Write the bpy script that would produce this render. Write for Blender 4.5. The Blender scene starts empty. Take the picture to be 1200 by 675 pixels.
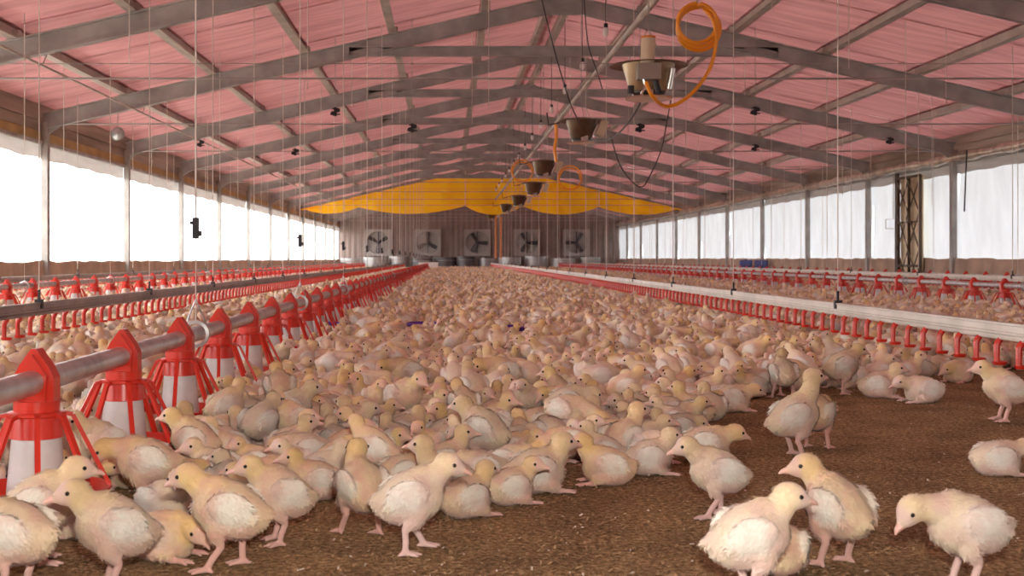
import bpy, math, random
import numpy as np
from mathutils import Vector, Matrix, Euler

random.seed(7)
rng = np.random.default_rng(7)
PI = math.pi
scene = bpy.context.scene
COL = scene.collection

# ------------------------------------------------------------------ camera
F = 1450.0                      # focal length in pixels of the 1200 px wide frame
EYE = 0.6
VPX, VPY = 525.0, 303.0         # where the barn's long axis vanishes
cam = bpy.data.cameras.new('camera')
camo = bpy.data.objects.new('camera', cam)
COL.objects.link(camo)
camo.location = (0, 0, EYE)
camo.rotation_euler = (PI / 2, 0, 0)
cam.sensor_width = 36.0
cam.lens = 36.0 * F / 1200.0
cam.shift_x = (600 - VPX) / 1200.0
cam.shift_y = -(337.5 - VPY) / 1200.0
cam.clip_start = 0.05
cam.clip_end = 500
cam.dof.use_dof = True
cam.dof.focus_distance = 4.6
cam.dof.aperture_fstop = 9.0
scene.camera = camo

# ------------------------------------------------------------------ world, light, exposure
w = bpy.data.worlds.new('overcast_sky')
scene.world = w
w.use_nodes = True
bg = w.node_tree.nodes['Background']
bg.inputs['Color'].default_value = (0.98, 0.99, 1.0, 1)
bg.inputs['Strength'].default_value = 8.0

fl = bpy.data.lights.new('camera_flash', 'AREA')      # the photographer's flash above the lens
fl.energy = 44.0
fl.shape = 'RECTANGLE'
fl.size = 0.10
fl.size_y = 0.06
fl.color = (1.0, 0.94, 0.84)
flo = bpy.data.objects.new('camera_flash', fl)
COL.objects.link(flo)
flo.location = (0.06, -0.05, EYE + 0.22)
flo.rotation_euler = (math.radians(86), 0, math.radians(-3))

vs = scene.view_settings
vs.view_transform = 'Standard'
vs.look = 'None'
vs.gamma = 1.0
vs.use_curve_mapping = False
vs.exposure = 0.13

# ------------------------------------------------------------------ materials
def principled(name, color, rough=0.6, metal=0.0, noise=0.0, nscale=20.0, bump=0.0, bscale=60.0,
               color2=None, spec=0.5, coords='Object', mscale=None):
    m = bpy.data.materials.new(name)
    m.use_nodes = True
    nt = m.node_tree
    b = nt.nodes['Principled BSDF']
    b.inputs['Base Color'].default_value = (*color, 1)
    b.inputs['Roughness'].default_value = rough
    b.inputs['Metallic'].default_value = metal
    b.inputs['Specular IOR Level'].default_value = spec
    tc = None
    if noise > 0 or bump > 0:
        tc = nt.nodes.new('ShaderNodeTexCoord')
        mp = nt.nodes.new('ShaderNodeMapping')
        if mscale:
            mp.inputs['Scale'].default_value = mscale
        nt.links.new(tc.outputs[coords], mp.inputs['Vector'])
        src = mp.outputs[0]
    if noise > 0:
        n = nt.nodes.new('ShaderNodeTexNoise')
        n.inputs['Scale'].default_value = nscale
        n.inputs['Detail'].default_value = 5
        nt.links.new(src, n.inputs['Vector'])
        mx = nt.nodes.new('ShaderNodeMix')
        mx.data_type = 'RGBA'
        c2 = color2 or tuple(c * (1 - noise) for c in color)
        mx.inputs[6].default_value = (*color, 1)
        mx.inputs[7].default_value = (*c2, 1)
        rm = nt.nodes.new('ShaderNodeMapRange')
        rm.inputs[1].default_value = 0.35
        rm.inputs[2].default_value = 0.65
        nt.links.new(n.outputs[0], rm.inputs[0])
        nt.links.new(rm.outputs[0], mx.inputs[0])
        nt.links.new(mx.outputs[2], b.inputs['Base Color'])
    if bump > 0:
        n2 = nt.nodes.new('ShaderNodeTexNoise')
        n2.inputs['Scale'].default_value = bscale
        n2.inputs['Detail'].default_value = 6
        nt.links.new(src, n2.inputs['Vector'])
        bp = nt.nodes.new('ShaderNodeBump')
        bp.inputs['Strength'].default_value = bump
        bp.inputs['Distance'].default_value = 0.01
        nt.links.new(n2.outputs[0], bp.inputs['Height'])
        nt.links.new(bp.outputs[0], b.inputs['Normal'])
    return m

def sheet_material(name, color, trans, transparent=0.0, noise=0.1, nscale=3.0, mscale=(1, 1, 1), diff=0.5, tcol=None):
    """thin sheet: diffuse reflection + translucent transmission (+ clear transmission)"""
    m = bpy.data.materials.new(name)
    m.use_nodes = True
    nt = m.node_tree
    for n in list(nt.nodes):
        nt.nodes.remove(n)
    out = nt.nodes.new('ShaderNodeOutputMaterial')
    d = nt.nodes.new('ShaderNodeBsdfDiffuse')
    t = nt.nodes.new('ShaderNodeBsdfTranslucent')
    tc = nt.nodes.new('ShaderNodeTexCoord')
    mp = nt.nodes.new('ShaderNodeMapping')
    mp.inputs['Scale'].default_value = mscale
    nt.links.new(tc.outputs['Object'], mp.inputs[0])
    nz = nt.nodes.new('ShaderNodeTexNoise')
    nz.inputs['Scale'].default_value = nscale
    nz.inputs['Detail'].default_value = 4
    nt.links.new(mp.outputs[0], nz.inputs['Vector'])
    def mixed(c):
        mx = nt.nodes.new('ShaderNodeMix')
        mx.data_type = 'RGBA'
        mx.inputs[6].default_value = (*c, 1)
        mx.inputs[7].default_value = (*[v * (1 - noise) for v in c], 1)
        rm = nt.nodes.new('ShaderNodeMapRange')
        rm.inputs[1].default_value = 0.35
        rm.inputs[2].default_value = 0.65
        nt.links.new(nz.outputs[0], rm.inputs[0])
        nt.links.new(rm.outputs[0], mx.inputs[0])
        return mx.outputs[2]
    nt.links.new(mixed(tuple(c * diff for c in color)), d.inputs[0])
    nt.links.new(mixed(tuple(c * trans for c in (tcol or color))), t.inputs[0])
    a = nt.nodes.new('ShaderNodeAddShader')
    nt.links.new(d.outputs[0], a.inputs[0])
    nt.links.new(t.outputs[0], a.inputs[1])
    last = a.outputs[0]
    if transparent > 0:
        tr = nt.nodes.new('ShaderNodeBsdfTransparent')
        ms = nt.nodes.new('ShaderNodeMixShader')
        ms.inputs[0].default_value = transparent
        nt.links.new(last, ms.inputs[1])
        nt.links.new(tr.outputs[0], ms.inputs[2])
        last = ms.outputs[0]
    nt.links.new(last, out.inputs[0])
    return m

M = {}
M['red'] = principled('red_plastic', (0.72, 0.032, 0.013), 0.32, noise=0.25, nscale=9, color2=(0.62, 0.035, 0.018))
M['drum'] = principled('white_plastic', (0.78, 0.77, 0.76), 0.4, noise=0.2, nscale=12)
M['galv'] = principled('galvanised_steel', (0.62, 0.62, 0.62), 0.34, 0.55, noise=0.3, nscale=14, bump=0.05, bscale=40)
M['steel'] = principled('weathered_frame_steel', (0.43, 0.41, 0.39), 0.7, 0.0, noise=0.3, nscale=3.0, bump=0.05, bscale=30)
M['purlin'] = principled('weathered_purlin_steel', (0.56, 0.50, 0.44), 0.7, 0.0, noise=0.25, nscale=3.0)
M['post'] = principled('painted_post', (0.42, 0.39, 0.36), 0.6, 0.1, noise=0.25, nscale=4)
M['rail_white'] = principled('cream_rail', (0.72, 0.66, 0.58), 0.5, noise=0.2, nscale=5)
M['rail_grey'] = principled('grey_rail', (0.40, 0.35, 0.33), 0.45, 0.3, noise=0.3, nscale=5)
M['cord'] = principled('cord_fibre', (0.74, 0.68, 0.62), 0.8)
M['wire'] = principled('grey_wire', (0.40, 0.37, 0.35), 0.6, 0.3)
M['black'] = principled('black_plastic', (0.02, 0.02, 0.025), 0.45)
M['mud'] = principled('rendered_low_wall', (0.50, 0.36, 0.27), 0.9, noise=0.3, nscale=2.5, bump=0.5, bscale=14)
M['fascia'] = principled('brown_fascia', (0.46, 0.38, 0.31), 0.55, 0.2, noise=0.4, nscale=1.2, mscale=(1, 0.3, 4), color2=(0.24, 0.18, 0.13))
M['fascia_y'] = principled('ochre_board', (0.50, 0.33, 0.13), 0.7, noise=0.3, nscale=2)
M['endwall'] = principled('brown_end_wall', (0.30, 0.225, 0.20), 0.85, noise=0.25, nscale=1.5)
M['fan_housing'] = principled('fan_housing_grey', (0.40, 0.36, 0.34), 0.5, 0.2)
M['fan_shutter'] = sheet_material('fan_shutter_plastic', (0.60, 0.55, 0.52), 0.08, noise=0.2, nscale=3, mscale=(1, 1, 8), diff=0.7)
M['blade'] = principled('fan_blade_dark', (0.07, 0.065, 0.07), 0.5, 0.3)
M['roll'] = principled('sheet_metal_roll', (0.55, 0.55, 0.55), 0.4, 0.5, noise=0.4, nscale=1.2, mscale=(1, 1, 0.2))
M['roll_dark'] = principled('dark_metal_roll', (0.14, 0.13, 0.13), 0.45, 0.4, noise=0.3, nscale=2)
M['white_box'] = principled('white_crate', (0.80, 0.74, 0.70), 0.6)
M['blue'] = principled('blue_plastic', (0.08, 0.10, 0.28), 0.5)
M['purple'] = principled('purple_plastic', (0.14, 0.05, 0.42), 0.4)
M['heater_brown'] = principled('heater_enamel_brown', (0.16, 0.10, 0.06), 0.36, 0.6, noise=0.3, nscale=6)
M['heater_tan'] = principled('heater_metal_tan', (0.42, 0.29, 0.17), 0.34, 0.6, noise=0.3, nscale=6)
M['heater_dark'] = principled('heater_dark', (0.06, 0.045, 0.035), 0.5, 0.3)
M['chrome'] = principled('bright_metal', (0.85, 0.82, 0.78), 0.18, 0.9)
M['cream'] = principled('cream_plastic', (0.66, 0.54, 0.38), 0.5)
M['grey_box'] = principled('grey_box_plastic', (0.33, 0.28, 0.24), 0.6)
M['orange'] = principled('orange_hose', (0.95, 0.36, 0.02), 0.4)
M['orange_cap'] = principled('orange_cap', (0.75, 0.22, 0.03), 0.5)
M['bulb'] = principled('frosted_glass', (0.85, 0.82, 0.80), 0.3)
M['bronze'] = principled('bronze_slat', (0.10, 0.065, 0.035), 0.6, 0.2)
M['gate_panel'] = principled('tan_gate_panel', (0.78, 0.62, 0.38), 0.35, 0.2, noise=0.5, nscale=2.5, color2=(0.55, 0.40, 0.22))
M['silver_cloth'] = principled('silver_curtain_roll', (0.80, 0.72, 0.60), 0.28, 0.7, noise=0.45, nscale=3, mscale=(1, 2, 1), bump=0.6, bscale=6)
M['roof'] = sheet_material('pink_roof_sheet', (0.74, 0.41, 0.415), 0.045, noise=0.26, nscale=2.2, mscale=(0.35, 3.0, 1), diff=0.80, tcol=(0.84, 0.34, 0.32))
M['curtain_l'] = sheet_material('white_side_curtain', (0.95, 0.94, 0.93), 0.95, transparent=0.45, noise=0.05, diff=0.5)
M['curtain_r'] = sheet_material('white_woven_curtain', (0.87, 0.93, 0.99), 0.132, transparent=0.0, noise=0.10, nscale=2.0, mscale=(1, 1.6, 0.5), diff=0.8)
M['curtain_band'] = sheet_material('curtain_hem', (0.85, 0.82, 0.78), 0.10, noise=0.12, nscale=2.0, mscale=(1, 0.5, 3), diff=0.7)
M['tarp'] = sheet_material('yellow_tarp', (1.0, 0.60, 0.03), 0.55, noise=0.15, nscale=0.8, mscale=(2, 1, 0.7), diff=0.80)
M['grass'] = principled('outside_ground', (0.30, 0.27, 0.18), 0.95, noise=0.4, nscale=0.6)
M['eye'] = principled('eye_black', (0.012, 0.010, 0.010), 0.12)
M['beak'] = principled('beak_horn', (0.80, 0.50, 0.42), 0.4)

def litter_material():
    m = principled('litter', (0.20, 0.12, 0.065), 0.95, spec=0.1)
    nt = m.node_tree
    b = nt.nodes['Principled BSDF']
    tc = nt.nodes.new('ShaderNodeTexCoord')
    big = nt.nodes.new('ShaderNodeTexNoise'); big.inputs['Scale'].default_value = 5; big.inputs['Detail'].default_value = 6
    fine = nt.nodes.new('ShaderNodeTexNoise'); fine.inputs['Scale'].default_value = 75; fine.inputs['Detail'].default_value = 8; fine.inputs['Roughness'].default_value = 0.75
    vor = nt.nodes.new('ShaderNodeTexVoronoi'); vor.inputs['Scale'].default_value = 110
    for n in (big, fine, vor):
        nt.links.new(tc.outputs['Object'], n.inputs['Vector'])
    r1 = nt.nodes.new('ShaderNodeValToRGB')
    e = r1.color_ramp.elements
    e[0].position = 0.36; e[0].color = (0.115, 0.080, 0.047, 1)
    e[1].position = 0.64; e[1].color = (0.86, 0.65, 0.39, 1)
    x = r1.color_ramp.elements.new(0.5); x.color = (0.42, 0.29, 0.158, 1)
    nt.links.new(fine.outputs[0], r1.inputs[0])
    r2 = nt.nodes.new('ShaderNodeValToRGB')
    e = r2.color_ramp.elements
    e[0].position = 0.3; e[0].color = (0.62, 0.60, 0.58, 1)
    e[1].position = 0.7; e[1].color = (1.15, 1.1, 1.0, 1)
    nt.links.new(big.outputs[0], r2.inputs[0])
    mx = nt.nodes.new('ShaderNodeMix'); mx.data_type = 'RGBA'; mx.blend_type = 'MULTIPLY'; mx.inputs[0].default_value = 1
    nt.links.new(r1.outputs[0], mx.inputs[6]); nt.links.new(r2.outputs[0], mx.inputs[7])
    nt.links.new(mx.outputs[2], b.inputs['Base Color'])
    ad = nt.nodes.new('ShaderNodeMath'); ad.operation = 'ADD'
    nt.links.new(fine.outputs[0], ad.inputs[0]); nt.links.new(vor.outputs['Distance'], ad.inputs[1])
    bp = nt.nodes.new('ShaderNodeBump'); bp.inputs['Strength'].default_value = 0.9; bp.inputs['Distance'].default_value = 0.012
    nt.links.new(ad.outputs[0], bp.inputs['Height'])
    nt.links.new(bp.outputs[0], b.inputs['Normal'])
    return m
M['litter'] = litter_material()

def plumage_material(name, single=False):
    m = principled(name, (0.8, 0.62, 0.45), 0.85, spec=0.15)
    nt = m.node_tree
    b = nt.nodes['Principled BSDF']
    at = nt.nodes.new('ShaderNodeAttribute'); at.attribute_name = 'Col'
    tc = nt.nodes.new('ShaderNodeTexCoord')
    oi = nt.nodes.new('ShaderNodeObjectInfo')
    # each bird differs a little in tone; a bird and its feathers share it through the object colour
    sx = nt.nodes.new('ShaderNodeSeparateColor'); nt.links.new(oi.outputs['Color'], sx.inputs[0])
    RND = sx.outputs[0] if single else oi.outputs['Random']
    hs = nt.nodes.new('ShaderNodeHueSaturation')
    mr = nt.nodes.new('ShaderNodeMapRange'); mr.inputs[3].default_value = 0.76; mr.inputs[4].default_value = 1.05
    nt.links.new(RND, mr.inputs[0])
    nt.links.new(mr.outputs[0], hs.inputs['Value'])
    ms = nt.nodes.new('ShaderNodeMath'); ms.operation = 'MULTIPLY'; ms.inputs[1].default_value = 7.31
    fr = nt.nodes.new('ShaderNodeMath'); fr.operation = 'FRACT'
    nt.links.new(RND, ms.inputs[0]); nt.links.new(ms.outputs[0], fr.inputs[0])
    mr2 = nt.nodes.new('ShaderNodeMapRange'); mr2.inputs[3].default_value = 0.80; mr2.inputs[4].default_value = 1.25
    nt.links.new(fr.outputs[0], mr2.inputs[0]); nt.links.new(mr2.outputs[0], hs.inputs['Saturation'])
    nz = nt.nodes.new('ShaderNodeTexNoise'); nz.inputs['Scale'].default_value = 22; nz.inputs['Detail'].default_value = 5
    va = nt.nodes.new('ShaderNodeVectorMath'); va.operation = 'ADD'
    cb = nt.nodes.new('ShaderNodeCombineXYZ')
    m3 = nt.nodes.new('ShaderNodeMath'); m3.operation = 'MULTIPLY'; m3.inputs[1].default_value = 40
    nt.links.new(RND, m3.inputs[0]); nt.links.new(m3.outputs[0], cb.inputs[0])
    nt.links.new(tc.outputs['Object'], va.inputs[0]); nt.links.new(cb.outputs[0], va.inputs[1])
    nt.links.new(va.outputs[0], nz.inputs['Vector'])
    rp = nt.nodes.new('ShaderNodeMapRange'); rp.inputs[1].default_value = 0.44; rp.inputs[2].default_value = 0.66
    rp.inputs[3].default_value = 0.0; rp.inputs[4].default_value = 0.66
    nt.links.new(nz.outputs[0], rp.inputs[0])
    mk = nt.nodes.new('ShaderNodeMath'); mk.operation = 'MULTIPLY'      # bare pink skin shows through between feathers
    nt.links.new(rp.outputs[0], mk.inputs[0]); nt.links.new(at.outputs['Alpha'], mk.inputs[1])
    mx = nt.nodes.new('ShaderNodeMix'); mx.data_type = 'RGBA'
    mx.inputs[7].default_value = (0.78, 0.50, 0.42, 1)
    nt.links.new(mk.outputs[0], mx.inputs[0]); nt.links.new(at.outputs['Color'], mx.inputs[6])
    nt.links.new(mx.outputs[2], hs.inputs['Color'])
    nt.links.new(hs.outputs[0], b.inputs['Base Color'])
    n2 = nt.nodes.new('ShaderNodeTexNoise'); n2.inputs['Scale'].default_value = 170; n2.inputs['Detail'].default_value = 4
    nt.links.new(va.outputs[0], n2.inputs['Vector'])
    bp = nt.nodes.new('ShaderNodeBump'); bp.inputs['Strength'].default_value = 0.35; bp.inputs['Distance'].default_value = 0.005
    nt.links.new(n2.outputs[0], bp.inputs['Height']); nt.links.new(bp.outputs[0], b.inputs['Normal'])
    b.inputs['Sheen Weight'].default_value = 0.25
    b.inputs['Sheen Roughness'].default_value = 0.6
    return m
M['plumage'] = plumage_material('chick_plumage')
M['plumage_single'] = plumage_material('chick_plumage_single', True)

# ------------------------------------------------------------------ mesh helpers
class MB:
    def __init__(s):
        s.v = []; s.f = []; s.mi = []
        s.cur = 0
    def add(s, vs_, fs_):
        o = len(s.v)
        s.v.extend([tuple(x) for x in vs_])
        for f in fs_:
            s.f.append(tuple(i + o for i in f)); s.mi.append(s.cur)
        return s
    def box(s, c, d, rot=None):
        x, y, z = d[0] / 2, d[1] / 2, d[2] / 2
        vs_ = [Vector((a, b, e)) for a in (-x, x) for b in (-y, y) for e in (-z, z)]
        if rot is not None:
            R = Euler(rot).to_matrix()
            vs_ = [R @ p for p in vs_]
        vs_ = [p + Vector(c) for p in vs_]
        return s.add(vs_, [(0, 1, 3, 2), (4, 6, 7, 5), (0, 4, 5, 1), (2, 3, 7, 6), (0, 2, 6, 4), (1, 5, 7, 3)])
    def beam(s, a, b, wdt, hgt, up=(0, 0, 1)):
        a = Vector(a); b = Vector(b); d = (b - a).normalized()
        side = d.cross(Vector(up)).normalized(); u = side.cross(d).normalized()
        vs_ = [p + side * sx * wdt / 2 + u * sz * hgt / 2 for p in (a, b) for sx, sz in ((-1, -1), (1, -1), (1, 1), (-1, 1))]
        return s.add(vs_, [(3, 2, 1, 0), (4, 5, 6, 7), (0, 1, 5, 4), (1, 2, 6, 5), (2, 3, 7, 6), (3, 0, 4, 7)])
    def ibeam(s, a, b, wdt, hgt, t=0.018, up=(0, 0, 1)):
        a = Vector(a); b = Vector(b); d = (b - a).normalized()
        side = d.cross(Vector(up)).normalized(); u = side.cross(d).normalized()
        s.beam(a, b, t, hgt, up)
        for q in (-1, 1):
            s.beam(a + u * q * (hgt / 2 - t / 2), b + u * q * (hgt / 2 - t / 2), wdt, t, up)
        return s
    def tube(s, pts, r, seg=8, cap=True):
        pts = [Vector(p) for p in pts]
        n = len(pts)
        rs = r if isinstance(r, (list, tuple)) else [r] * n
        vs_ = []; fs_ = []
        t0 = (pts[1] - pts[0]).normalized()
        ref = Vector((0, 0, 1)) if abs(t0.z) < 0.9 else Vector((1, 0, 0))
        u = t0.cross(ref).normalized()
        for i in range(n):
            t = (pts[min(i + 1, n - 1)] - pts[max(i - 1, 0)]).normalized()
            u = (u - t * u.dot(t)).normalized()
            v_ = t.cross(u)
            for k in range(seg):
                a = 2 * PI * k / seg
                vs_.append(pts[i] + (u * math.cos(a) + v_ * math.sin(a)) * rs[i])
        for i in range(n - 1):
            for k in range(seg):
                k2 = (k + 1) % seg
                fs_.append((i * seg + k, i * seg + k2, (i + 1) * seg + k2, (i + 1) * seg + k))
        if cap:
            fs_.append(tuple(range(seg - 1, -1, -1)))
            fs_.append(tuple((n - 1) * seg + k for k in range(seg)))
        return s.add(vs_, fs_)
    def lathe(s, prof, seg=24, c=(0, 0, 0), close=False, a0=0, a1=2 * PI):
        """profile of (r, z) revolved about z"""
        full = abs(a1 - a0 - 2 * PI) < 1e-6
        n = len(prof); m = seg if full else seg + 1
        vs_ = []; fs_ = []
        for k in range(m):
            a = a0 + (a1 - a0) * k / seg
            for r, z in prof:
                vs_.append((c[0] + r * math.cos(a), c[1] + r * math.sin(a), c[2] + z))
        for k in range(seg):
            k2 = (k + 1) % m
            for i in range(n - 1):
                fs_.append((k * n + i, k2 * n + i, k2 * n + i + 1, k * n + i + 1))
            if close:
                fs_.append((k * n + n - 1, k2 * n + n - 1, k2 * n, k * n))
        return s.add(vs_, fs_)
    def prism(s, poly, axis, lo, hi, c=(0, 0, 0)):
        """polygon in the two other axes extruded along axis ('x','y','z')"""
        n = len(poly); vs_ = []
        for t in (lo, hi):
            for a, b in poly:
                p = {'x': (t, a, b), 'y': (a, t, b), 'z': (a, b, t)}[axis]
                vs_.append((p[0] + c[0], p[1] + c[1], p[2] + c[2]))
        fs_ = [tuple(range(n - 1, -1, -1)), tuple(range(n, 2 * n))]
        for i in range(n):
            j = (i + 1) % n
            fs_.append((i, j, n + j, n + i))
        return s.add(vs_, fs_)
    def mesh(s, name, mats, smooth=False, fix=True):
        me = bpy.data.meshes.new(name)
        me.from_pydata(s.v, [], s.f)
        if not isinstance(mats, (list, tuple)):
            mats = [mats]
        for m in mats:
            me.materials.append(m)
        if len(mats) > 1:
            me.polygons.foreach_set('material_index', s.mi)
        if smooth:
            me.polygons.foreach_set('use_smooth', [True] * len(me.polygons))
        if fix:
            import bmesh
            bm = bmesh.new(); bm.from_mesh(me)
            bmesh.ops.recalc_face_normals(bm, faces=bm.faces)
            if smooth:
                for e in bm.edges:
                    if len(e.link_faces) == 2 and e.calc_face_angle() > 0.75:
                        e.smooth = False
            bm.to_mesh(me); bm.free()
        me.update()
        return me
    def build(s, name, mats, parent=None, smooth=False, loc=None):
        return link(name, s.mesh(name, mats, smooth), parent, loc)

def link(name, me, parent=None, loc=None, rot=None):
    o = bpy.data.objects.new(name, me)
    COL.objects.link(o)
    if parent: o.parent = parent
    if loc is not None: o.location = loc
    if rot is not None: o.rotation_euler = rot
    return o
def empty(name, loc=(0, 0, 0), rz=0):
    o = bpy.data.objects.new(name, None)
    COL.objects.link(o)
    o.location = loc; o.rotation_euler = (0, 0, rz)
    o.empty_display_size = 0.05
    return o
def tag(o, label=None, cat=None, group=None, kind=None):
    if label: o['label'] = label
    if cat: o['category'] = cat
    if group: o['group'] = group
    if kind: o['kind'] = kind
    return o
def at(px, py, Y):
    return Vector(((px - VPX) * Y / F, Y, EYE + (VPY - py) * Y / F))
def ground(px, py):
    Y = F * EYE / (py - VPY)
    return Vector(((px - VPX) * Y / F, Y, 0))
def ordinal(n):
    w_ = ['first', 'second', 'third', 'fourth', 'fifth', 'sixth', 'seventh', 'eighth', 'ninth', 'tenth', 'eleventh', 'twelfth',
          'thirteenth', 'fourteenth', 'fifteenth', 'sixteenth', 'seventeenth', 'eighteenth', 'nineteenth', 'twentieth']
    return w_[n]

# ------------------------------------------------------------------ the barn
XL, XR, RIDGE = -6.1, 9.6, 1.75
Y0, Y1 = -9.81, 70.0
SP = 4.76
FR = [18.75 + SP * k for k in range(-6, 11)]
FR = [y for y in FR if Y0 - 0.1 < y < Y1 - 0.5]
EAVE, TOP = 2.70, 4.48
SL = (TOP - EAVE) / (RIDGE - XL)
def roof_z(x):
    return TOP - abs(x - RIDGE) * SL

def build_shell():
    tag(MB().add([(XL - 0.1, Y0, 0), (XR + 0.1, Y0, 0), (XR + 0.1, Y1, 0), (XL - 0.1, Y1, 0)], [(0, 1, 2, 3)]).build('floor', M['litter']),
        'brown litter floor of the barn', kind='structure')
    tag(MB().add([(-150, -150, -0.06), (150, -150, -0.06), (150, 220, -0.06), (-150, 220, -0.06)], [(0, 1, 2, 3)]).build('ground', M['grass']),
        'open ground outside the barn', kind='structure')
    # low side walls with a rough top
    for side, x, sill in (('left', XL, 0.555), ('right', XR, 0.60)):
        n = 260; t = 0.18; s = -1 if side == 'left' else 1
        vs_ = []; fs_ = []
        for i in range(n + 1):
            y = Y0 + (Y1 - Y0) * i / n
            h = sill + random.uniform(-0.018, 0.018)
            b = random.uniform(-0.012, 0.012)
            vs_ += [(x + b * 0.5, y, 0), (x + b, y, h * 0.5), (x + 0.02 * s + b, y, h), (x + s * t, y, h - 0.01), (x + s * t, y, -0.06)]
        for i in range(n):
            for k in range(4):
                fs_.append((i * 5 + k, (i + 1) * 5 + k, (i + 1) * 5 + k + 1, i * 5 + k + 1))
        tag(MB().add(vs_, fs_).build('wall_' + side, M['mud']), 'low rendered wall under the %s side curtains' % side, kind='structure')
    # end walls: corrugated sheets following the roof line
    for nm, y in (('far', Y1), ('near', Y0)):
        n = int((XR - XL) / 0.15); vs_ = []; fs_ = []
        for i in range(n + 1):
            x = XL - 0.15 + (XR - XL + 0.3) * i / n
            d = 0.035 if i % 2 else 0
            vs_ += [(x, y + d, 0), (x, y + d, roof_z(x) + 0.4)]
        for i in range(n):
            fs_.append((2 * i, 2 * i + 2, 2 * i + 3, 2 * i + 1))
        tag(MB().add(vs_, fs_).build('wall_' + nm, M['endwall']), 'brown corrugated end wall of the barn', kind='structure')

PUR_L = [0.53, -0.87, -2.2, -3.6, -4.95]
PUR_R = [2.97, 4.37, 5.77, 7.17, 8.52]
RAF = 0.24           # rafter depth
PUR = 0.13           # purlin depth
def build_roof():
    root = tag(empty('ceiling'), 'pink sheeted pitched roof', kind='structure')
    edges_l = [RIDGE] + PUR_L + [XL - 0.35]
    edges_r = [RIDGE] + PUR_R + [XR + 0.35]
    ys = []
    y = Y0
    fr = [Y0] + FR + [Y1]
    for a, b in zip(fr[:-1], fr[1:]):
        if b - a < 0.3: continue
        ys += [(a, (a + b) / 2), ((a + b) / 2, b)]
    for edges in (edges_l, edges_r):
        for xa, xb in zip(edges[:-1], edges[1:]):
            for (ya, yb) in ys:
                za = roof_z(xa) + RAF / 2 + PUR + 0.01; zb = roof_z(xb) + RAF / 2 + PUR + 0.01
                n = 4; vs_ = []; fs_ = []
                lift = random.uniform(0, 0.012)
                for i in range(n + 1):
                    yy = ya - 0.03 + (yb - ya + 0.06) * i / n
                    sg = -0.030 * math.sin(PI * i / n) * random.uniform(0.2, 1.0)
                    for j in range(3):
                        t = j / 2
                        sg2 = sg * (1.0 if j == 1 else 0.15)
                        t = -0.04 + 1.08 * t
                        vs_.append((xa + (xb - xa) * t, yy, za + (zb - za) * t + sg2 + lift))
                for i in range(n):
                    for j in range(2):
                        q = (i * 3 + j, i * 3 + j + 1, (i + 1) * 3 + j + 1, (i + 1) * 3 + j)
                        fs_.append(q)
                MB().add(vs_, fs_).build('roof_panel', M['roof'], root, smooth=True)
    # purlins
    for i, x in enumerate(PUR_L + PUR_R):
        z = roof_z(x) + RAF / 2 + PUR / 2
        tilt = SL if x < RIDGE else -SL
        o = MB()
        o.beam((x, Y0, z), (x, Y1, z), 0.065, PUR)
        o.beam((x + (0.05 if x < RIDGE else -0.05), Y0, z - PUR / 2 + 0.008), (x + (0.05 if x < RIDGE else -0.05), Y1, z - PUR / 2 + 0.008), 0.08, 0.012)
        b = o.build('purlin', M['purlin'], root)
    for dx in (-0.16, 0.16):
        z = roof_z(RIDGE + dx) + RAF / 2 + PUR / 2
        MB().beam((RIDGE + dx, Y0, z), (RIDGE + dx, Y1, z), 0.09, 0.16).build('ridge_purlin', M['purlin'], root)
    return root

def build_frames():
    for k, y in enumerate(FR):
        root = tag(empty('trim_%d' % (k + 1), (0, y, 0)), 'steel portal frame with posts, rafters and tie beam', kind='structure')
        zt = TOP; 
        for s, x in ((-1, XL), (1, XR)):
            MB().ibeam((x, 0, roof_z(x) - 0.02), (RIDGE, 0, roof_z(RIDGE)), 0.11, RAF).build('rafter', M['steel'], root)
            p = MB()
            p.box((x, 0, 1.33), (0.10, 0.12, 2.66))
            p.box((x, 0, 0.02), (0.2, 0.2, 0.04))
            p.build('post', M['post'], root)
            g = MB()
            g.prism([(x, 2.45), (x - s * 0.45, roof_z(x - s * 0.45) - 0.05), (x, roof_z(x) + 0.05)], 'y', -0.012, 0.012)
            g.build('haunch_plate', M['steel'], root)
            g = MB()
            xa = RIDGE + s * 3.25
            g.prism([(xa, roof_z(xa) - 0.02), (xa - s * 0.5, roof_z(xa - s * 0.5)), (xa - s * 0.55, 3.66), (xa - s * 0.1, 3.66)], 'y', -0.010, 0.010)
            g.build('gusset', M['steel'], root)
        MB().ibeam((RIDGE - 3.25, 0, 3.74), (RIDGE + 3.25, 0, 3.74), 0.10, 0.15).build('tie_beam', M['steel'], root)
        MB().tube([(XL, 0.07, 2.645), (XR, 0.07, 2.645)], 0.013, 6).build('tie_rod', M['wire'], root, smooth=True)
        MB().box((RIDGE, 0, TOP - 0.05), (0.5, 0.03, 0.28)).build('ridge_plate', M['steel'], root)
        # purlin cleats
        for x in PUR_L + PUR_R:
            MB().box((x + (0.07 if x < RIDGE else -0.07), 0, roof_z(x) + RAF / 2 + 0.05), (0.08, 0.10, 0.10)).build('cleat', M['purlin'], root)

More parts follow.
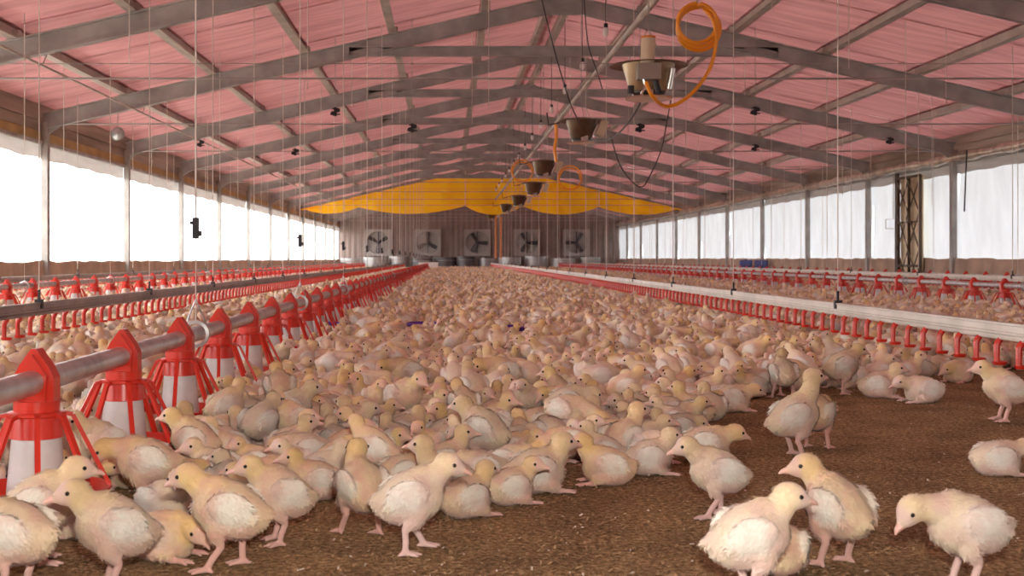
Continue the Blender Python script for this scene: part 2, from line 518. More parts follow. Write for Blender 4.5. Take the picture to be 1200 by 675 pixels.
def build_sides():
    n = 0
    bays = [(a, b) for a, b in zip([Y0] + FR, FR + [Y1]) if b - a > 0.3]
    for side, x, s, sill, top in (('left', XL, -1, 0.555, 2.36), ('right', XR, 1, 0.60, 2.42)):
        cm = M['curtain_l'] if side == 'left' else M['curtain_r']
        for (a, b) in bays:
            n += 1
            root = tag(empty('window_%d' % n, (x + s * 0.10, a, sill)), 'open side bay closed by a white curtain', kind='structure')
            nx = 40; vs_ = []; fs_ = []
            amp = 0.004 if side == 'left' else 0.014
            ph = random.uniform(0, 6)
            rows = 6
            for i in range(nx + 1):
                yy = (b - a) * i / nx
                for j in range(rows + 1):
                    zz = (top - sill + 0.06) * j / rows - 0.03
                    dx = amp * math.sin(yy * 7 + ph + 0.6 * math.sin(zz * 2 + ph)) + amp * 0.6 * math.sin(yy * 17 + ph * 2) + amp * 1.5 * math.sin(zz * 3 + ph + yy)
                    vs_.append((dx, yy, zz))
            for i in range(nx):
                for j in range(rows):
                    q = i * (rows + 1) + j
                    fs_.append((q, q + rows + 1, q + rows + 2, q + 1))
            MB().add(vs_, fs_).build('curtain', cm, root, smooth=True)
            # hem folded over at the top: a second layer of cloth
            hh = 0.30 if side == 'left' else 0.26
            vs_ = []; fs_ = []
            for i in range(nx + 1):
                yy = (b - a) * i / nx
                for j in range(3):
                    zz = top - sill + 0.05 - hh * j / 2 - (0.012 * math.sin(yy * 5 + ph) if j == 2 else 0)
                    vs_.append((-s * 0.035 + 0.006 * math.sin(yy * 9 + ph), yy, zz))
            for i in range(nx):
                for j in range(2):
                    q = i * 3 + j
                    fs_.append((q, q + 3, q + 4, q + 1))
            MB().add(vs_, fs_).build('curtain_hem', M['curtain_band'], root, smooth=True)
        # boards over the opening
        root = tag(empty('trim_%d' % (40 + n)), 'boards above the %s side curtains' % side, kind='structure')
        for j in range(3):
            z0 = top + 0.0 + j * 0.16
            MB().box((x + s * (0.06 + 0.02 * (j % 2)), (Y0 + Y1) / 2, z0 + 0.08), (0.03, Y1 - Y0, 0.152)).build('board', M['fascia_y'] if (j == 0 and side == 'left') else M['fascia'], root)
        MB().beam((x + s * 0.12, Y0, top + 0.46), (x + s * 0.12, Y1, top + 0.46), 0.06, 0.86).build('eave_board', M['fascia'], root)
        MB().box((x + s * 0.04, (Y0 + Y1) / 2, top - 0.01), (0.06, Y1 - Y0, 0.05)).build('top_rail', M['steel'], root)
    # silver roll of curtain cloth under the right eave
    nn = 220; pts = []; rs = []
    for i in range(nn + 1):
        y = Y0 + 0.1 + (Y1 - Y0 - 0.2) * i / nn
        pts.append((XR - 0.03 + random.uniform(-0.012, 0.012), y, 2.50 + random.uniform(-0.012, 0.012)))
        rs.append(0.085 + random.uniform(-0.018, 0.018))
    tag(MB().tube(pts, rs, 10).build('rolled_curtain', M['silver_cloth'], smooth=True),
        'silvery rolled-up curtain cloth running under the right eave', 'curtain')

build_shell()
CEIL = build_roof()
build_frames()
build_sides()

# ------------------------------------------------------------------ yellow tarp across the barn
def build_tarp():
    y = 50.0; nx = 160; nz = 8; vs_ = []; fs_ = []
    knots = [XL + 0.15, -3.6, 0.7, 3.0, 6.1, XR - 0.15]
    drops = [0.42, 0.50, 0.62, 0.55, 0.50]
    for i in range(nx + 1):
        x = XL + 0.15 + (XR - XL - 0.3) * i / nx
        zt = min(roof_z(x) - 0.14, 3.86)
        # swagged lower edge
        for k in range(5):
            if knots[k] <= x <= knots[k + 1] + 1e-6:
                t = (x - knots[k]) / (knots[k + 1] - knots[k])
                e0 = 1 - abs((x - RIDGE) / 8.0)
                zb = 2.66 - 0.0 + 0.10 * e0 - drops[k] * 0.62 * max(0.0, math.sin(PI * t)) ** 0.8
                break
        zb = min(zb, zt - 0.05)
        for j in range(nz + 1):
            t = j / nz
            z = zt + (zb - zt) * t
            dy = 0.22 * math.sin(PI * t) * math.sin(x * 0.9 + 1) + 0.05 * math.sin(x * 4.3 + z * 2) + 0.05 * math.sin(x * 7.1)
            vs_.append((x, y + dy, z))
    for i in range(nx):
        for j in range(nz):
            q = i * (nz + 1) + j
            fs_.append((q, q + nz + 1, q + nz + 2, q + 1))
    o = empty('yellow_tarp', (0, 0, 0))
    MB().add(vs_, fs_).build('sheet', M['tarp'], o, smooth=True)
    for x in knots[1:-1]:
        MB().tube([(x, y - 0.03, 2.7), (x, y - 0.03, roof_z(x) - 0.1)], 0.02, 6).build('tie_cord', M['cord'], o)
    tag(o, 'bright yellow tarp hung in swags across the barn near the far end', 'tarp')
build_tarp()

# ------------------------------------------------------------------ exhaust fans in the end wall
def build_fans():
    def fan_meshes():
        S = 0.72
        h = MB()
        for (a, b) in (((-S, -S), (S, -S)), ((S, -S), (S, S)), ((S, S), (-S, S)), ((-S, S), (-S, -S))):
            h.beam((a[0], 0, a[1]), (b[0], 0, b[1]), 0.12, 0.06, up=(0, 1, 0) if False else ((0, 0, 1) if a[1] == b[1] else (1, 0, 0)))
        # face plate: square with a round hole
        n = 32; vs_ = []; fs_ = []
        for i in range(n):
            a = 2 * PI * i / n
            c, s_ = math.cos(a), math.sin(a)
            k = S / max(abs(c), abs(s_))
            vs_ += [(0.64 * c, -0.02, 0.64 * s_), (k * c, -0.02, k * s_), (0.62 * c, 0.12, 0.62 * s_)]
        for i in range(n):
            j = (i + 1) % n
            fs_ += [(3 * i, 3 * j, 3 * j + 1, 3 * i + 1), (3 * i, 3 * i + 2, 3 * j + 2, 3 * j)]
        h.add(vs_, fs_)
        b = MB()
        prof = [(0.06, 0.035), (0.16, 0.09), (0.34, 0.125), (0.54, 0.13), (0.60, 0.08)]
        vs_ = []; fs_ = []
        for r, wd in prof:
            vs_ += [(r, 0.03, -wd), (r, -0.03, wd * 0.7)]
        for i in range(len(prof) - 1):
            fs_.append((2 * i, 2 * i + 2, 2 * i + 3, 2 * i + 1))
        b.add(vs_, fs_); b.add([(x, y + 0.008, z) for x, y, z in vs_], [f[::-1] for f in fs_])
        hub = MB().lathe([(0, -0.06), (0.09, -0.06), (0.11, 0.0), (0.09, 0.06), (0, 0.06)], 12)
        hub.v = [(x, z, y) for x, y, z in hub.v]
        hub.box((0, 0.06, 0.0), (0.05, 0.03, 1.24))
        sh = []
        for k in range(9):
            z = -0.6 + 0.15 * k
            q = MB().add([(-0.66, 0.13, z - 0.075), (0.66, 0.13, z - 0.075), (0.66, 0.10, z + 0.085), (-0.66, 0.10, z + 0.085)], [(0, 1, 2, 3)])
            sh.append(q.mesh('shutter_slat', M['fan_shutter']))
        return h.mesh('housing', M['fan_housing']), b.mesh('blade', M['blade']), hub.mesh('hub', M['blade'], True), sh
    hm, bm_, hb, sh = fan_meshes()
    pos = ['leftmost', 'second from left', 'middle', 'fourth from left', 'rightmost']
    for k in range(5):
        x = RIDGE + (k - 2) * 2.80 - 0.1
        o = empty('exhaust_fan', (x, Y1 - 0.16, 1.5))
        tag(o, 'square three-bladed exhaust fan in the brown end wall, %s of five' % pos[k], 'fan', 'exhaust fans in the end wall')
        link('housing', hm, o); hub_ = link('hub', hb, o)
        a0 = [0.5, 0.5, 0.0, 0.0, 1.0][k] + (PI if k < 1 else 0)
        for j in range(3):
            link('blade', bm_, hub_, rot=(0, a0 + j * 2 * PI / 3, 0))
        for q in sh:
            link('shutter_slat', q, o)
build_fans()

# ------------------------------------------------------------------ rolls of sheet metal, crate and drums at the far end
def build_far_things():
    def roll(x, y, r, h, mat, label, turns=1.35):
        n = 40; mb = MB(); vs_ = []; fs_ = []
        for i in range(n + 1):
            a = 2 * PI * turns * i / n
            rr = r * (1 - 0.12 * i / n)
            c, s_ = math.cos(a), math.sin(a)
            vs_ += [(rr * c, rr * s_, 0), (rr * c, rr * s_, h), ((rr - 0.012) * c, (rr - 0.012) * s_, h), ((rr - 0.012) * c, (rr - 0.012) * s_, 0)]
        for i in range(n):
            for k in range(4):
                fs_.append((4 * i + k, 4 * i + 4 + k, 4 * i + 4 + (k + 1) % 4, 4 * i + (k + 1) % 4))
        mb.add(vs_, fs_)
        o = empty('sheet_metal_roll', (x, y, 0), random.uniform(0, 6))
        mb.build('sheet', mat, o, smooth=True)
        for zz in (h * 0.25, h * 0.75):
            MB().lathe([(r + 0.004, zz - 0.015), (r + 0.012, zz), (r + 0.004, zz + 0.015)], 28).build('strap', M['wire'], o, smooth=True)
        tag(o, label, 'metal roll', 'sheet metal rolls in front of the end wall')
    specs = [(412, 0.62, 'roll', 'by the left corner post'), (440, 0.68, 'roll', 'in front of the leftmost fan'), (468, 0.60, 'roll', 'between the two left fans'),
             (494, 0.60, 'roll_dark', 'behind the white crate'), (522, 0.64, 'roll_dark', 'just right of the white crate'), (546, 0.50, 'roll_dark', 'in front of the middle fan'),
             (570, 0.55, 'roll', 'right of the dark rolls'), (598, 0.66, 'roll', 'left of the fourth fan'), (628, 0.70, 'roll', 'under the fourth fan'),
             (660, 0.70, 'roll', 'left of the rightmost fan'), (690, 0.66, 'roll', 'nearest the right corner')]
    for i, (px, r, m, wh) in enumerate(specs):
        y = 67.6 - (0.4 if i % 2 else 0)
        x = (px - VPX) * y / F
        roll(x, y, r, 0.62 + 0.05 * (i % 3), M[m], ('dark' if m == 'roll_dark' else 'grey') + ' standing roll of sheet metal ' + wh)
    # white crate
    y = 60.0; x = (502 - VPX) * y / F
    o = empty('white_crate', (x, y, 0))
    b = MB(); hw, hd, hh = 0.46, 0.32, 0.42
    b.box((0, 0, 0.015), (2 * hw, 2 * hd, 0.03))
    b.box((0, -hd, hh / 2), (2 * hw, 0.02, hh)); b.box((0, hd, hh / 2), (2 * hw, 0.02, hh))
    b.box((-hw, 0, hh / 2), (0.02, 2 * hd, hh)); b.box((hw, 0, hh / 2), (0.02, 2 * hd, hh))
    b.build('body', M['white_box'], o)
    r = MB()
    r.box((0, -hd - 0.012, hh - 0.03), (2 * hw + 0.05, 0.03, 0.05)); r.box((0, hd + 0.012, hh - 0.03), (2 * hw + 0.05, 0.03, 0.05))
    r.box((-hw - 0.012, 0, hh - 0.03), (0.03, 2 * hd, 0.05)); r.box((hw + 0.012, 0, hh - 0.03), (0.03, 2 * hd, 0.05))
    r.build('rim', M['white_box'], o)
    tag(o, 'white plastic crate on the litter at the far end of the left feeder line', 'crate')
    # blue drums against the right wall
    prof = [(0, 0), (0.27, 0), (0.285, 0.03), (0.285, 0.26), (0.30, 0.28), (0.285, 0.30), (0.285, 0.55), (0.30, 0.57), (0.285, 0.59), (0.285, 0.80), (0.26, 0.84), (0, 0.84)]
    dm = MB().lathe(prof, 20).mesh('drum_body', M['blue'], True)
    lm = MB().lathe([(0.05, 0.84), (0.05, 0.87), (0, 0.87)], 10).mesh('bung', M['black'], True)
    for k, (px, lb) in enumerate(((874, 'dark blue plastic drum by the right wall, nearer of two'), (892, 'dark blue plastic drum by the right wall, the one nearest the post'))):
        y = 9.33 * F / (px - VPX)
        o = empty('plastic_drum', (9.33, y, 0)); o.scale = (0.7, 0.7, 0.66)
        link('drum_body', dm, o); link('bung', lm, o)
        tag(o, ['dark blue plastic drum by the right wall, farther of two', 'dark blue plastic drum by the right wall, nearer of two'][k], 'drum', 'blue drums by the right wall')
build_far_things()

# ------------------------------------------------------------------ lattice gate in the right wall
def build_gate():
    o = empty('lattice_gate', (XR - 0.10, 25.5, 0))
    ya, yb, zb, zt = -0.60, 0.60, 0.0, 2.28
    MB().box((0.06, 0, 1.3), (0.02, yb - ya, 1.95)).build('panel', M['gate_panel'], o)
    for y in (ya, yb, 0.0):
        MB().box((0, y, zt / 2), (0.05, 0.06 if y else 0.04, zt)).build('upright', M['bronze'], o)
    MB().box((0.03, yb + 0.16, 1.2), (0.04, 0.16, 2.4)).build('jamb', M['heater_dark'], o)
    for z in (zt, 1.35, 0.45):
        MB().box((0, 0, z), (0.045, yb - ya, 0.05 if z != 1.35 else 0.03)).build('cross_bar', M['bronze'], o)
    for (z0, z1) in ((0.1, 0.85), (0.85, 1.60), (1.60, 2.25)):
        for s_ in (-1, 1):
            for y0 in (ya, 0):
                a = (-0.02 * s_ - 0.02, y0 if s_ > 0 else y0 + 0.60, z0); b = (-0.02 * s_ - 0.02, y0 + 0.60 if s_ > 0 else y0, z1)
                MB().beam(a, b, 0.04, 0.012, up=(1, 0, 0)).build('lattice_slat', M['bronze'], o)
    tag(o, 'tall brown folding lattice gate with crossed slats in the right wall', 'gate')
build_gate()

# ------------------------------------------------------------------ pan feeders
def feeder_meshes():
    R = M['red']; d = {}
    mb = MB()
    poly = [(-0.047, 0.268), (0.047, 0.268), (0.047, 0.325), (0.034, 0.352), (0.006, 0.392), (-0.006, 0.392), (-0.034, 0.352), (-0.047, 0.325)]
    mb.prism(poly, 'y', -0.024, 0.024)
    poly2 = [(-0.030, 0.268), (0.030, 0.268), (0.034, 0.33), (0.0, 0.380), (-0.034, 0.33)]
    mb.prism(poly2, 'y', -0.036, 0.036)
    d['hood'] = mb.mesh('hood', R)
    d['collar'] = MB().lathe([(0.02, 0.272), (0.052, 0.272), (0.052, 0.247), (0.066, 0.245), (0.066, 0.238), (0.056, 0.235), (0.062, 0.187), (0.055, 0.185)], 24).mesh('collar', R, True)
    d['drum'] = MB().lathe([(0.03, 0.20), (0.0545, 0.195), (0.068, 0.058), (0.060, 0.040), (0.0, 0.040)], 24).mesh('drum', M['drum'], True)
    d['pan'] = MB().lathe([(0.0, 0.0), (0.10, 0.0), (0.125, 0.006), (0.160, 0.060), (0.168, 0.064), (0.168, 0.069), (0.158, 0.067), (0.120, 0.018), (0.0, 0.018)], 28).mesh('pan', R, True)
    ribs = []
    mb = MB()
    pts = [(0.060, 0, 0.241), (0.080, 0, 0.236), (0.163, 0, 0.068)]
    for a, b in zip(pts[:-1], pts[1:]):
        mb.beam(a, b, 0.013, 0.010, up=(0, 0, 1) if abs(a[2] - b[2]) < 0.05 else (1, 0, 0.4))
    d['rib'] = mb.mesh('rib', R)
    d['knob'] = MB().box((0.060, 0, 0.215), (0.008, 0.016, 0.02)).mesh('clip', R)
    # all in one for the ones a few pixels high
    full = MB(); full.cur = 0
    full.prism(poly, 'y', -0.024, 0.024); full.prism(poly2, 'y', -0.036, 0.036)
    full.lathe([(0.02, 0.272), (0.052, 0.272), (0.052, 0.247), (0.066, 0.245), (0.066, 0.238), (0.056, 0.235), (0.062, 0.187), (0.055, 0.185)], 14)
    full.lathe([(0.0, 0.0), (0.10, 0.0), (0.125, 0.006), (0.160, 0.060), (0.168, 0.069), (0.120, 0.018), (0.0, 0.018)], 16)
    for k in range(8):
        a = 2 * PI * (k + 0.5) / 8; c, s_ = math.cos(a), math.sin(a)
        for p, q in zip(pts[:-1], pts[1:]):
            full.beam((p[0] * c, p[0] * s_, p[2]), (q[0] * c, q[0] * s_, q[2]), 0.011, 0.009, up=(0, 0, 1) if abs(p[2] - q[2]) < 0.05 else (c, s_, 0.4))
    full.cur = 1
    full.lathe([(0.03, 0.20), (0.0545, 0.195), (0.068, 0.058), (0.060, 0.040), (0.0, 0.040)], 14)
    d['full'] = full.mesh('pan_feeder', [R, M['drum']], True)
    return d
FD = feeder_meshes()
FEEDERS = []
LINE_NAME = {-0.954: 'near left', -4.45: 'far left', 5.88: 'right', 8.75: 'far right'}
def feeder_line(x, ystart, ph, ndetail, hz=0.315, wire_step=3.3, wire_ph=4.68, yend=66.0):
    nm = LINE_NAME[x]
    root = empty('feed_line', (x, 0, 0))
    n_ = 60
    pts = [(0, ystart - 1.2 + (yend + 0.3 - ystart + 1.2) * i / n_, hz) for i in range(n_ + 1)]
    MB().tube(pts, 0.0285, 14).build('feed_pipe', M['galv'], root, smooth=True)
    ring = MB()
    k = 0; y = wire_ph
    while y < yend:
        zt = roof_z(x) + 0.1
        c = MB()
        c.tube([(0.0, y, hz + 0.04), (0.0, y, 0.70)], 0.0022, 5).tube([(0, y, 0.70), (0, y, zt)], 0.0034 if y < 12 else 0.0048, 5)
        c.build('suspension_cord', M['cord'], root)
        g = MB()
        prof = [(0.040, -0.010), (0.052, -0.008), (0.052, 0.008), (0.040, 0.010)]
        g.lathe(prof, 18, close=True)
        g.v = [(a, c_ , b) for a, b, c_ in g.v]
        g.v = [(a, b + y, c_ + hz) for a, b, c_ in g.v]
        if y < 12:
            g.tube([(0.045, y, hz), (0.03, y + 0.005, hz + 0.06), (0, y, hz + 0.13)], 0.003, 6)
            g.tube([(-0.045, y, hz), (-0.03, y + 0.005, hz + 0.06), (0, y, hz + 0.13)], 0.003, 6)
        g.build('hanger_ring', M['galv'], root, smooth=True)
        if x < 0 and x > -2:
            b = MB()
            b.box((0, y, 0.715), (0.021, 0.025, 0.080)); b.box((-0.015, y, 0.735), (0.012, 0.02, 0.012)); b.box((0.016, y, 0.695), (0.012, 0.02, 0.02))
            b.build('cord_adjuster', M['black'], root)
        y += wire_step
    tag(root, {'near left': 'galvanised feed pipe with hanger rings carrying the nearest row of red feeders on the left',
               'far left': 'galvanised feed pipe carrying the red feeders nearer the left wall',
               'right': 'pale feed pipe carrying the first red feeder row right of the white drinker rail',
               'far right': 'feed pipe of the feeder row closest to the right wall'}[nm], 'feed line', 'feed lines')
    y = ystart; i = 0
    while y < yend:
        if i < ndetail:
            o = empty('pan_feeder', (x, y, 0), 0)
            for key in ('hood', 'collar', 'drum', 'pan'):
                link(key, FD[key], o)
            off = random.uniform(0, 0.6)
            for k in range(8):
                link('rib', FD['rib'], o, rot=(0, 0, off + 2 * PI * k / 8))
        else:
            o = link('pan_feeder', FD['full'], None, (x, y, 0), (0, 0, 0))
        if i < 20:
            lb = {'near left': 'red pan feeder with white drum, %s from the camera in the near left row', 'far left': 'small red feeder, %s from left edge in the row nearer the left wall',
                  'right': 'small red feeder, %s from right edge in the row beyond the white rail', 'far right': 'tiny red feeder, %s from right edge in the row along the right wall'}[nm] % ordinal(i)
            if i == 0 and nm == 'near left': lb = 'red pan feeder with white drum at the left edge, closest of all to the camera'
        else:
            lb = {'near left': 'red pan feeder far along the near left row, beyond the first twenty',
                  'far left': 'small red pan feeder in the row nearer the left wall',
                  'right': 'small red pan feeder in the first row right of the white drinker rail',
                  'far right': 'tiny red pan feeder in the row closest to the right wall'}[nm]
        tag(o, lb, 'feeder', 'red pan feeders of the %s row' % nm)
        FEEDERS.append((x, y))
        y += 0.768; i += 1
feeder_line(-0.954, 2.87, 0, 32, yend=58.0)
feeder_line(-4.45, 12.49, 0, 8, wire_ph=13.0)
feeder_line(5.88, 12.30, 0, 10, hz=0.315, wire_ph=12.6)
feeder_line(8.75, 18.6, 0, 0, wire_ph=19.0, yend=64.0)

# ------------------------------------------------------------------ nipple drinker lines
def nipple_mesh(side):
    mb = MB()
    mb.tube([(0.0, 0, 0.0), (0.002, 0, -0.008), (0.010, 0, -0.018), (0.016, 0, -0.032), (0.016, 0, -0.085), (0.016, 0, -0.104)], [0.012, 0.013, 0.014, 0.0135, 0.012, 0.013], 8)
    cup = MB().lathe([(0.0, -0.112), (0.024, -0.112), (0.030, -0.100), (0.027, -0.098), (0.0, -0.106)], 12, c=(0.004, 0, 0))
    if side < 0:
        mb.v = [(-a, b, c) for a, b, c in mb.v]; cup.v = [(-a, b, c) for a, b, c in cup.v]
    both = MB().add(mb.v, mb.f).add(cup.v, cup.f)
    return mb.mesh('nipple_drinker', M['red'], True), cup.mesh('cup', M['red'], True), both.mesh('nipple_drinker', M['red'], True)
def drinker_line(x, ystart, mat, label, nparts, hz=0.30, cord_ph=5.0, cord_step=2.6, side=-1, rise=0.0):
    root = empty('drinker_line', (x, 0, 0))
    Ls = ystart - 1.5; Le = 66.0
    def z_at(y): return hz + rise * (y - 5) / 40.0 if y < 45 else hz + rise
    n_ = 30
    rail = MB(); pipe = MB()
    prof = [(-0.016, -0.024), (0.016, -0.024), (0.016, -0.016), (0.011, -0.012), (0.011, 0.012), (0.016, 0.016), (0.016, 0.024), (-0.016, 0.024), (-0.016, 0.016), (-0.011, 0.012), (-0.011, -0.012), (-0.016, -0.016)]
    ys = [Ls + (Le - Ls) * i / n_ for i in range(n_ + 1)]
    vs_ = []; fs_ = []; m = len(prof)
    for y in ys:
        vs_ += [(a, y, z_at(y) + 0.02 + b) for a, b in prof]
    for i in range(n_):
        for k in range(m):
            fs_.append((i * m + k, i * m + (k + 1) % m, (i + 1) * m + (k + 1) % m, (i + 1) * m + k))
    rail.add(vs_, fs_).build('rail', mat, root)
    pipe.tube([(0, y, z_at(y) - 0.017) for y in ys], 0.0125, 8).build('water_pipe', mat, root, smooth=True)
    nm = nipple_mesh(side)
    y = ystart; k = 0
    rest = MB()
    while y < Le:
        z = z_at(y) - 0.022
        if k < nparts:
            q = link('nipple_drinker', nm[0] if k < 80 else nm[2], root, (0, y, z))
            if k < 80: link('cup', nm[1], q)
        else:
            sx = side
            rest.box((sx * 0.014, y, z - 0.055), (0.024, 0.024, 0.11)); rest.box((sx * 0.010, y, z - 0.108), (0.05, 0.05, 0.012))
        y += 0.2; k += 1
    if rest.v:
        rest.build('distant_nipples', M['red'], root)['kind'] = 'stuff'
    y = cord_ph
    while y < 65:
        zt = roof_z(x) + 0.12
        r = 0.0034 if y < 12 else 0.0048
        MB().tube([(0, y, z_at(y) + 0.04), (0, y, zt)], r, 5).build('suspension_cord', M['cord'], root)
        c = MB(); c.box((0, y, z_at(y) + 0.035), (0.042, 0.03, 0.05)); c.box((0, y, z_at(y) + 0.085), (0.012, 0.012, 0.06))
        c.build('hanger_clip', M['black'], root)
        y += cord_step
    tag(root, label, 'drinker line', 'nipple drinker lines')
drinker_line(-2.28, 5.6, M['rail_grey'], 'grey nipple drinker rail with red cups between the two left feeder rows', 290, cord_ph=6.9, cord_step=2.55, side=-1, hz=0.312)
drinker_line(2.30, 4.35, M['rail_white'], 'long cream-white nipple drinker rail with red cups right of the middle flock', 295, cord_ph=4.63, cord_step=2.67, side=-1, hz=0.292, rise=0.035)
drinker_line(-5.45, 14.0, M['rail_grey'], 'nipple drinker rail closest to the left wall', 60, cord_ph=15, cord_step=3.2, hz=0.33)
drinker_line(7.30, 15.0, M['rail_white'], 'white nipple drinker rail between the two right feeder rows', 60, cord_ph=16, cord_step=3.2, hz=0.33)

TRAYS = []
# ------------------------------------------------------------------ things hanging under the ridge
def arc(c, r, a0, a1, n, ux=(1, 0, 0), uz=(0, 0, 1)):
    c = Vector(c); ux = Vector(ux); uz = Vector(uz)
    return [c + ux * (r * math.cos(a0 + (a1 - a0) * i / n)) + uz * (r * math.sin(a0 + (a1 - a0) * i / n)) for i in range(n + 1)]
def spline(pts, n=10):
    P = [Vector(p) for p in pts]; out = []
    for i in range(len(P) - 1):
        p0, p1, p2, p3 = P[max(i - 1, 0)], P[i], P[i + 1], P[min(i + 2, len(P) - 1)]
        for k in range(n):
            t = k / n
            out.append(0.5 * ((2 * p1) + (-p0 + p2) * t + (2 * p0 - 5 * p1 + 4 * p2 - p3) * t * t + (-p0 + 3 * p1 - 3 * p2 + p3) * t ** 3))
    out.append(P[-1]); return out

GASX, GASZ = 1.92, 3.0
tag(MB().tube([(GASX, 3.0, GASZ), (GASX, 62, GASZ)], 0.034, 10).build('gas_pipe', M['purlin'], smooth=True), 'straight grey gas pipe running along the barn above the heaters', 'pipe')

HO = []
def heater(px, py, Y, k, w=0.44):
    c = at(px, py, Y)
    o = empty('gas_brooder', c)
    R = w / 2
    # shallow lid wider than the can
    MB().lathe([(0.03, 0.155), (0.10, 0.150), (R * 1.42, 0.112), (R * 1.45, 0.104), (R * 1.40, 0.106), (0.10, 0.140), (0.03, 0.145)], 28).build('lid', M['heater_brown'], o, smooth=True)
    # tapering can, open at the bottom
    MB().lathe([(R * 0.98, 0.118), (R * 0.96, 0.10), (R * 0.70, -0.10), (R * 0.66, -0.115), (R * 0.64, -0.105), (R * 0.92, 0.10)], 28).build('can', M['heater_tan' if k == 0 else 'heater_brown'], o, smooth=True)
    MB().lathe([(0.0, -0.09), (R * 0.63, -0.09), (R * 0.60, -0.13), (0.0, -0.14)], 18).build('burner', M['heater_dark'], o, smooth=True)
    MB().lathe([(0.0, -0.185), (R * 0.86, -0.178), (R * 0.90, -0.165), (R * 0.80, -0.170), (0.0, -0.176)], 22).build('reflector_plate', M['chrome'], o, smooth=True)
    for j in range(3):
        a = 2 * PI * j / 3 + 0.6
        p = (math.cos(a), math.sin(a))
        MB().tube([(R * 0.62 * p[0], R * 0.62 * p[1], -0.10), (R * 0.5 * p[0], R * 0.5 * p[1], -0.176)], 0.010, 6).build('strut', M['chrome'], o)
        MB().tube([(R * 0.9 * p[0], R * 0.9 * p[1], 0.12), (0, 0, 0.42)], 0.004, 5).build('hanger_wire', M['wire'], o)
    MB().tube([(0, 0, 0.42), (0, 0, roof_z(c.x) + 0.265 - c.z)], 0.005, 5).build('hanger_chain', M['wire'], o)
    if k == 0:
        v = MB(); v.tube([(-0.05, -R * 1.0, 0.02), (-0.04, -R * 1.05, 0.30)], 0.058, 14); vc = v.build('valve_cylinder', M['cream'], o, smooth=True)
        MB().tube([(-0.04, -R * 1.05, 0.298), (-0.04, -R * 1.05, 0.315)], 0.060, 14).build('valve_cap', M['orange_cap'], vc, smooth=True)
        MB().box((-0.04, -R * 1.05, 0.02), (0.19, 0.13, 0.13)).build('control_box', M['grey_box'], o)
        MB().tube([(0.17, -R * 0.8, 0.06), (0.14, -R * 0.7, -0.11)], 0.026, 10).build('chrome_tube', M['chrome'], o, smooth=True)
        g = MB(); g.tube([(-0.18, -R * 0.9, -0.09), (-0.18, -R * 0.9, -0.16)], 0.028, 10); g.build('nozzle', M['black'], o, smooth=True); g = MB(); g.tube([(0.02, -R * 1.0, -0.05), (0.05, -R * 1.0, -0.16)], 0.026, 10); g.build('nozzle', M['black'], o, smooth=True)
        MB().tube(spline([(-0.08, -R * 1.1, -0.04), (-0.07, -R * 1.1, -0.10), (-0.10, -R * 1.15, -0.16), (-0.06, -R * 0.6, -0.17)], 6), 0.011, 8).build('flexible_pipe', M['chrome'], o, smooth=True)
    else:
        g = MB(); g.tube([(R * 0.62, -R * 0.62, -0.10), (R * 1.0, -R * 0.3, 0.07)], 0.016, 8); g.box((R * 0.15, -R * 0.5, -0.12), (0.09, 0.07, 0.06)); g.build('pilot_tube', M['chrome'], o)
        MB().box((R * 1.35, 0, 0.02), (0.10, 0.12, 0.20), (0, 0.35, 0)).build('control_box', M['cream'], o)
        MB().tube([(-R * 1.4, 0, 0.09), (-R * 2.1, 0, 0.06), (-R * 2.2, 0, 0.22)], 0.010, 6).build('arm', M['heater_dark'], o)
    nm = ['large nearest gas heater with cream cylinder and wide brown lid, hanging under the ridge', 'second gas heater from the camera, brown tapered can under the gas pipe',
          'third gas heater from the camera, hanging before the yellow tarp', 'fourth gas heater from the camera, in front of the yellow tarp',
          'fifth gas heater from the camera, small against the yellow tarp', 'sixth gas heater from the camera, near the lower edge of the tarp', 'farthest small gas heater, just above the middle fan'][k]
    tag(o, nm, 'heater', 'gas heaters hanging under the ridge')
    HO.append(o)
    return c
HS = [(760, 92, 10.5), (681, 152, 15.9), (637, 197, 22.0), (625, 221, 27.0), (608, 235, 32.0), (593, 244, 41.0), (576, 253, 51.0)]
HC = [heater(a, b, y, k, w=0.46 if k == 0 else 0.40) for k, (a, b, y) in enumerate(HS)]

# orange gas hoses
def hose(name, pts, r, label, mat='orange', cat='hose', group=None):
    return tag(MB().tube(pts, r, 8).build(name, M[mat], smooth=True), label, cat, group)
Yh = 10.4
cc = at(817, 27, Yh)
coil = []
for t in range(3):
    coil += arc(cc + Vector((0.012 * t, 0.03 * t, -0.02 * t)), 0.165 + 0.008 * t, PI / 2, PI / 2 + 2 * PI, 28)[:-1]
tail = spline([coil[-1], at(836, 25, Yh), at(839, 50, Yh), at(832, 80, Yh), at(815, 105, Yh), at(795, 121, Yh), at(778, 124, Yh), at(764, 112, Yh - 0.25), at(757, 96, Yh - 0.25)], 8)
hose('gas_hose', coil + tail, 0.016, 'orange gas hose coiled in loops above the nearest heater and drooping into it', group='orange gas hoses')
top = [at(812, 4, Yh), at(817, -6, Yh), Vector((cc.x, Yh, roof_z(cc.x) - 0.05))]
tag(MB().tube([cc + Vector((0, 0, 0.165)), Vector((cc.x, Yh, roof_z(cc.x)))], 0.006, 6).build('hose_hook', M['wire']), 'wire hook holding the coiled orange hose under the roof', 'hook')
Yb = 13.5
b0 = at(714, 92, Yb)
loops = [b0]
for t in range(4):
    d = 0.05 * (t - 1)
    loops += spline([b0, b0 + Vector((-0.05 + d, 0.02 * t, -0.16)), b0 + Vector((0.03 + d * 1.6, 0.02 * t, -0.32 - 0.02 * t)), b0 + Vector((0.09 + d * 1.4, 0.02 * t, -0.16)), b0 + Vector((0.01, 0, -0.02))], 5)
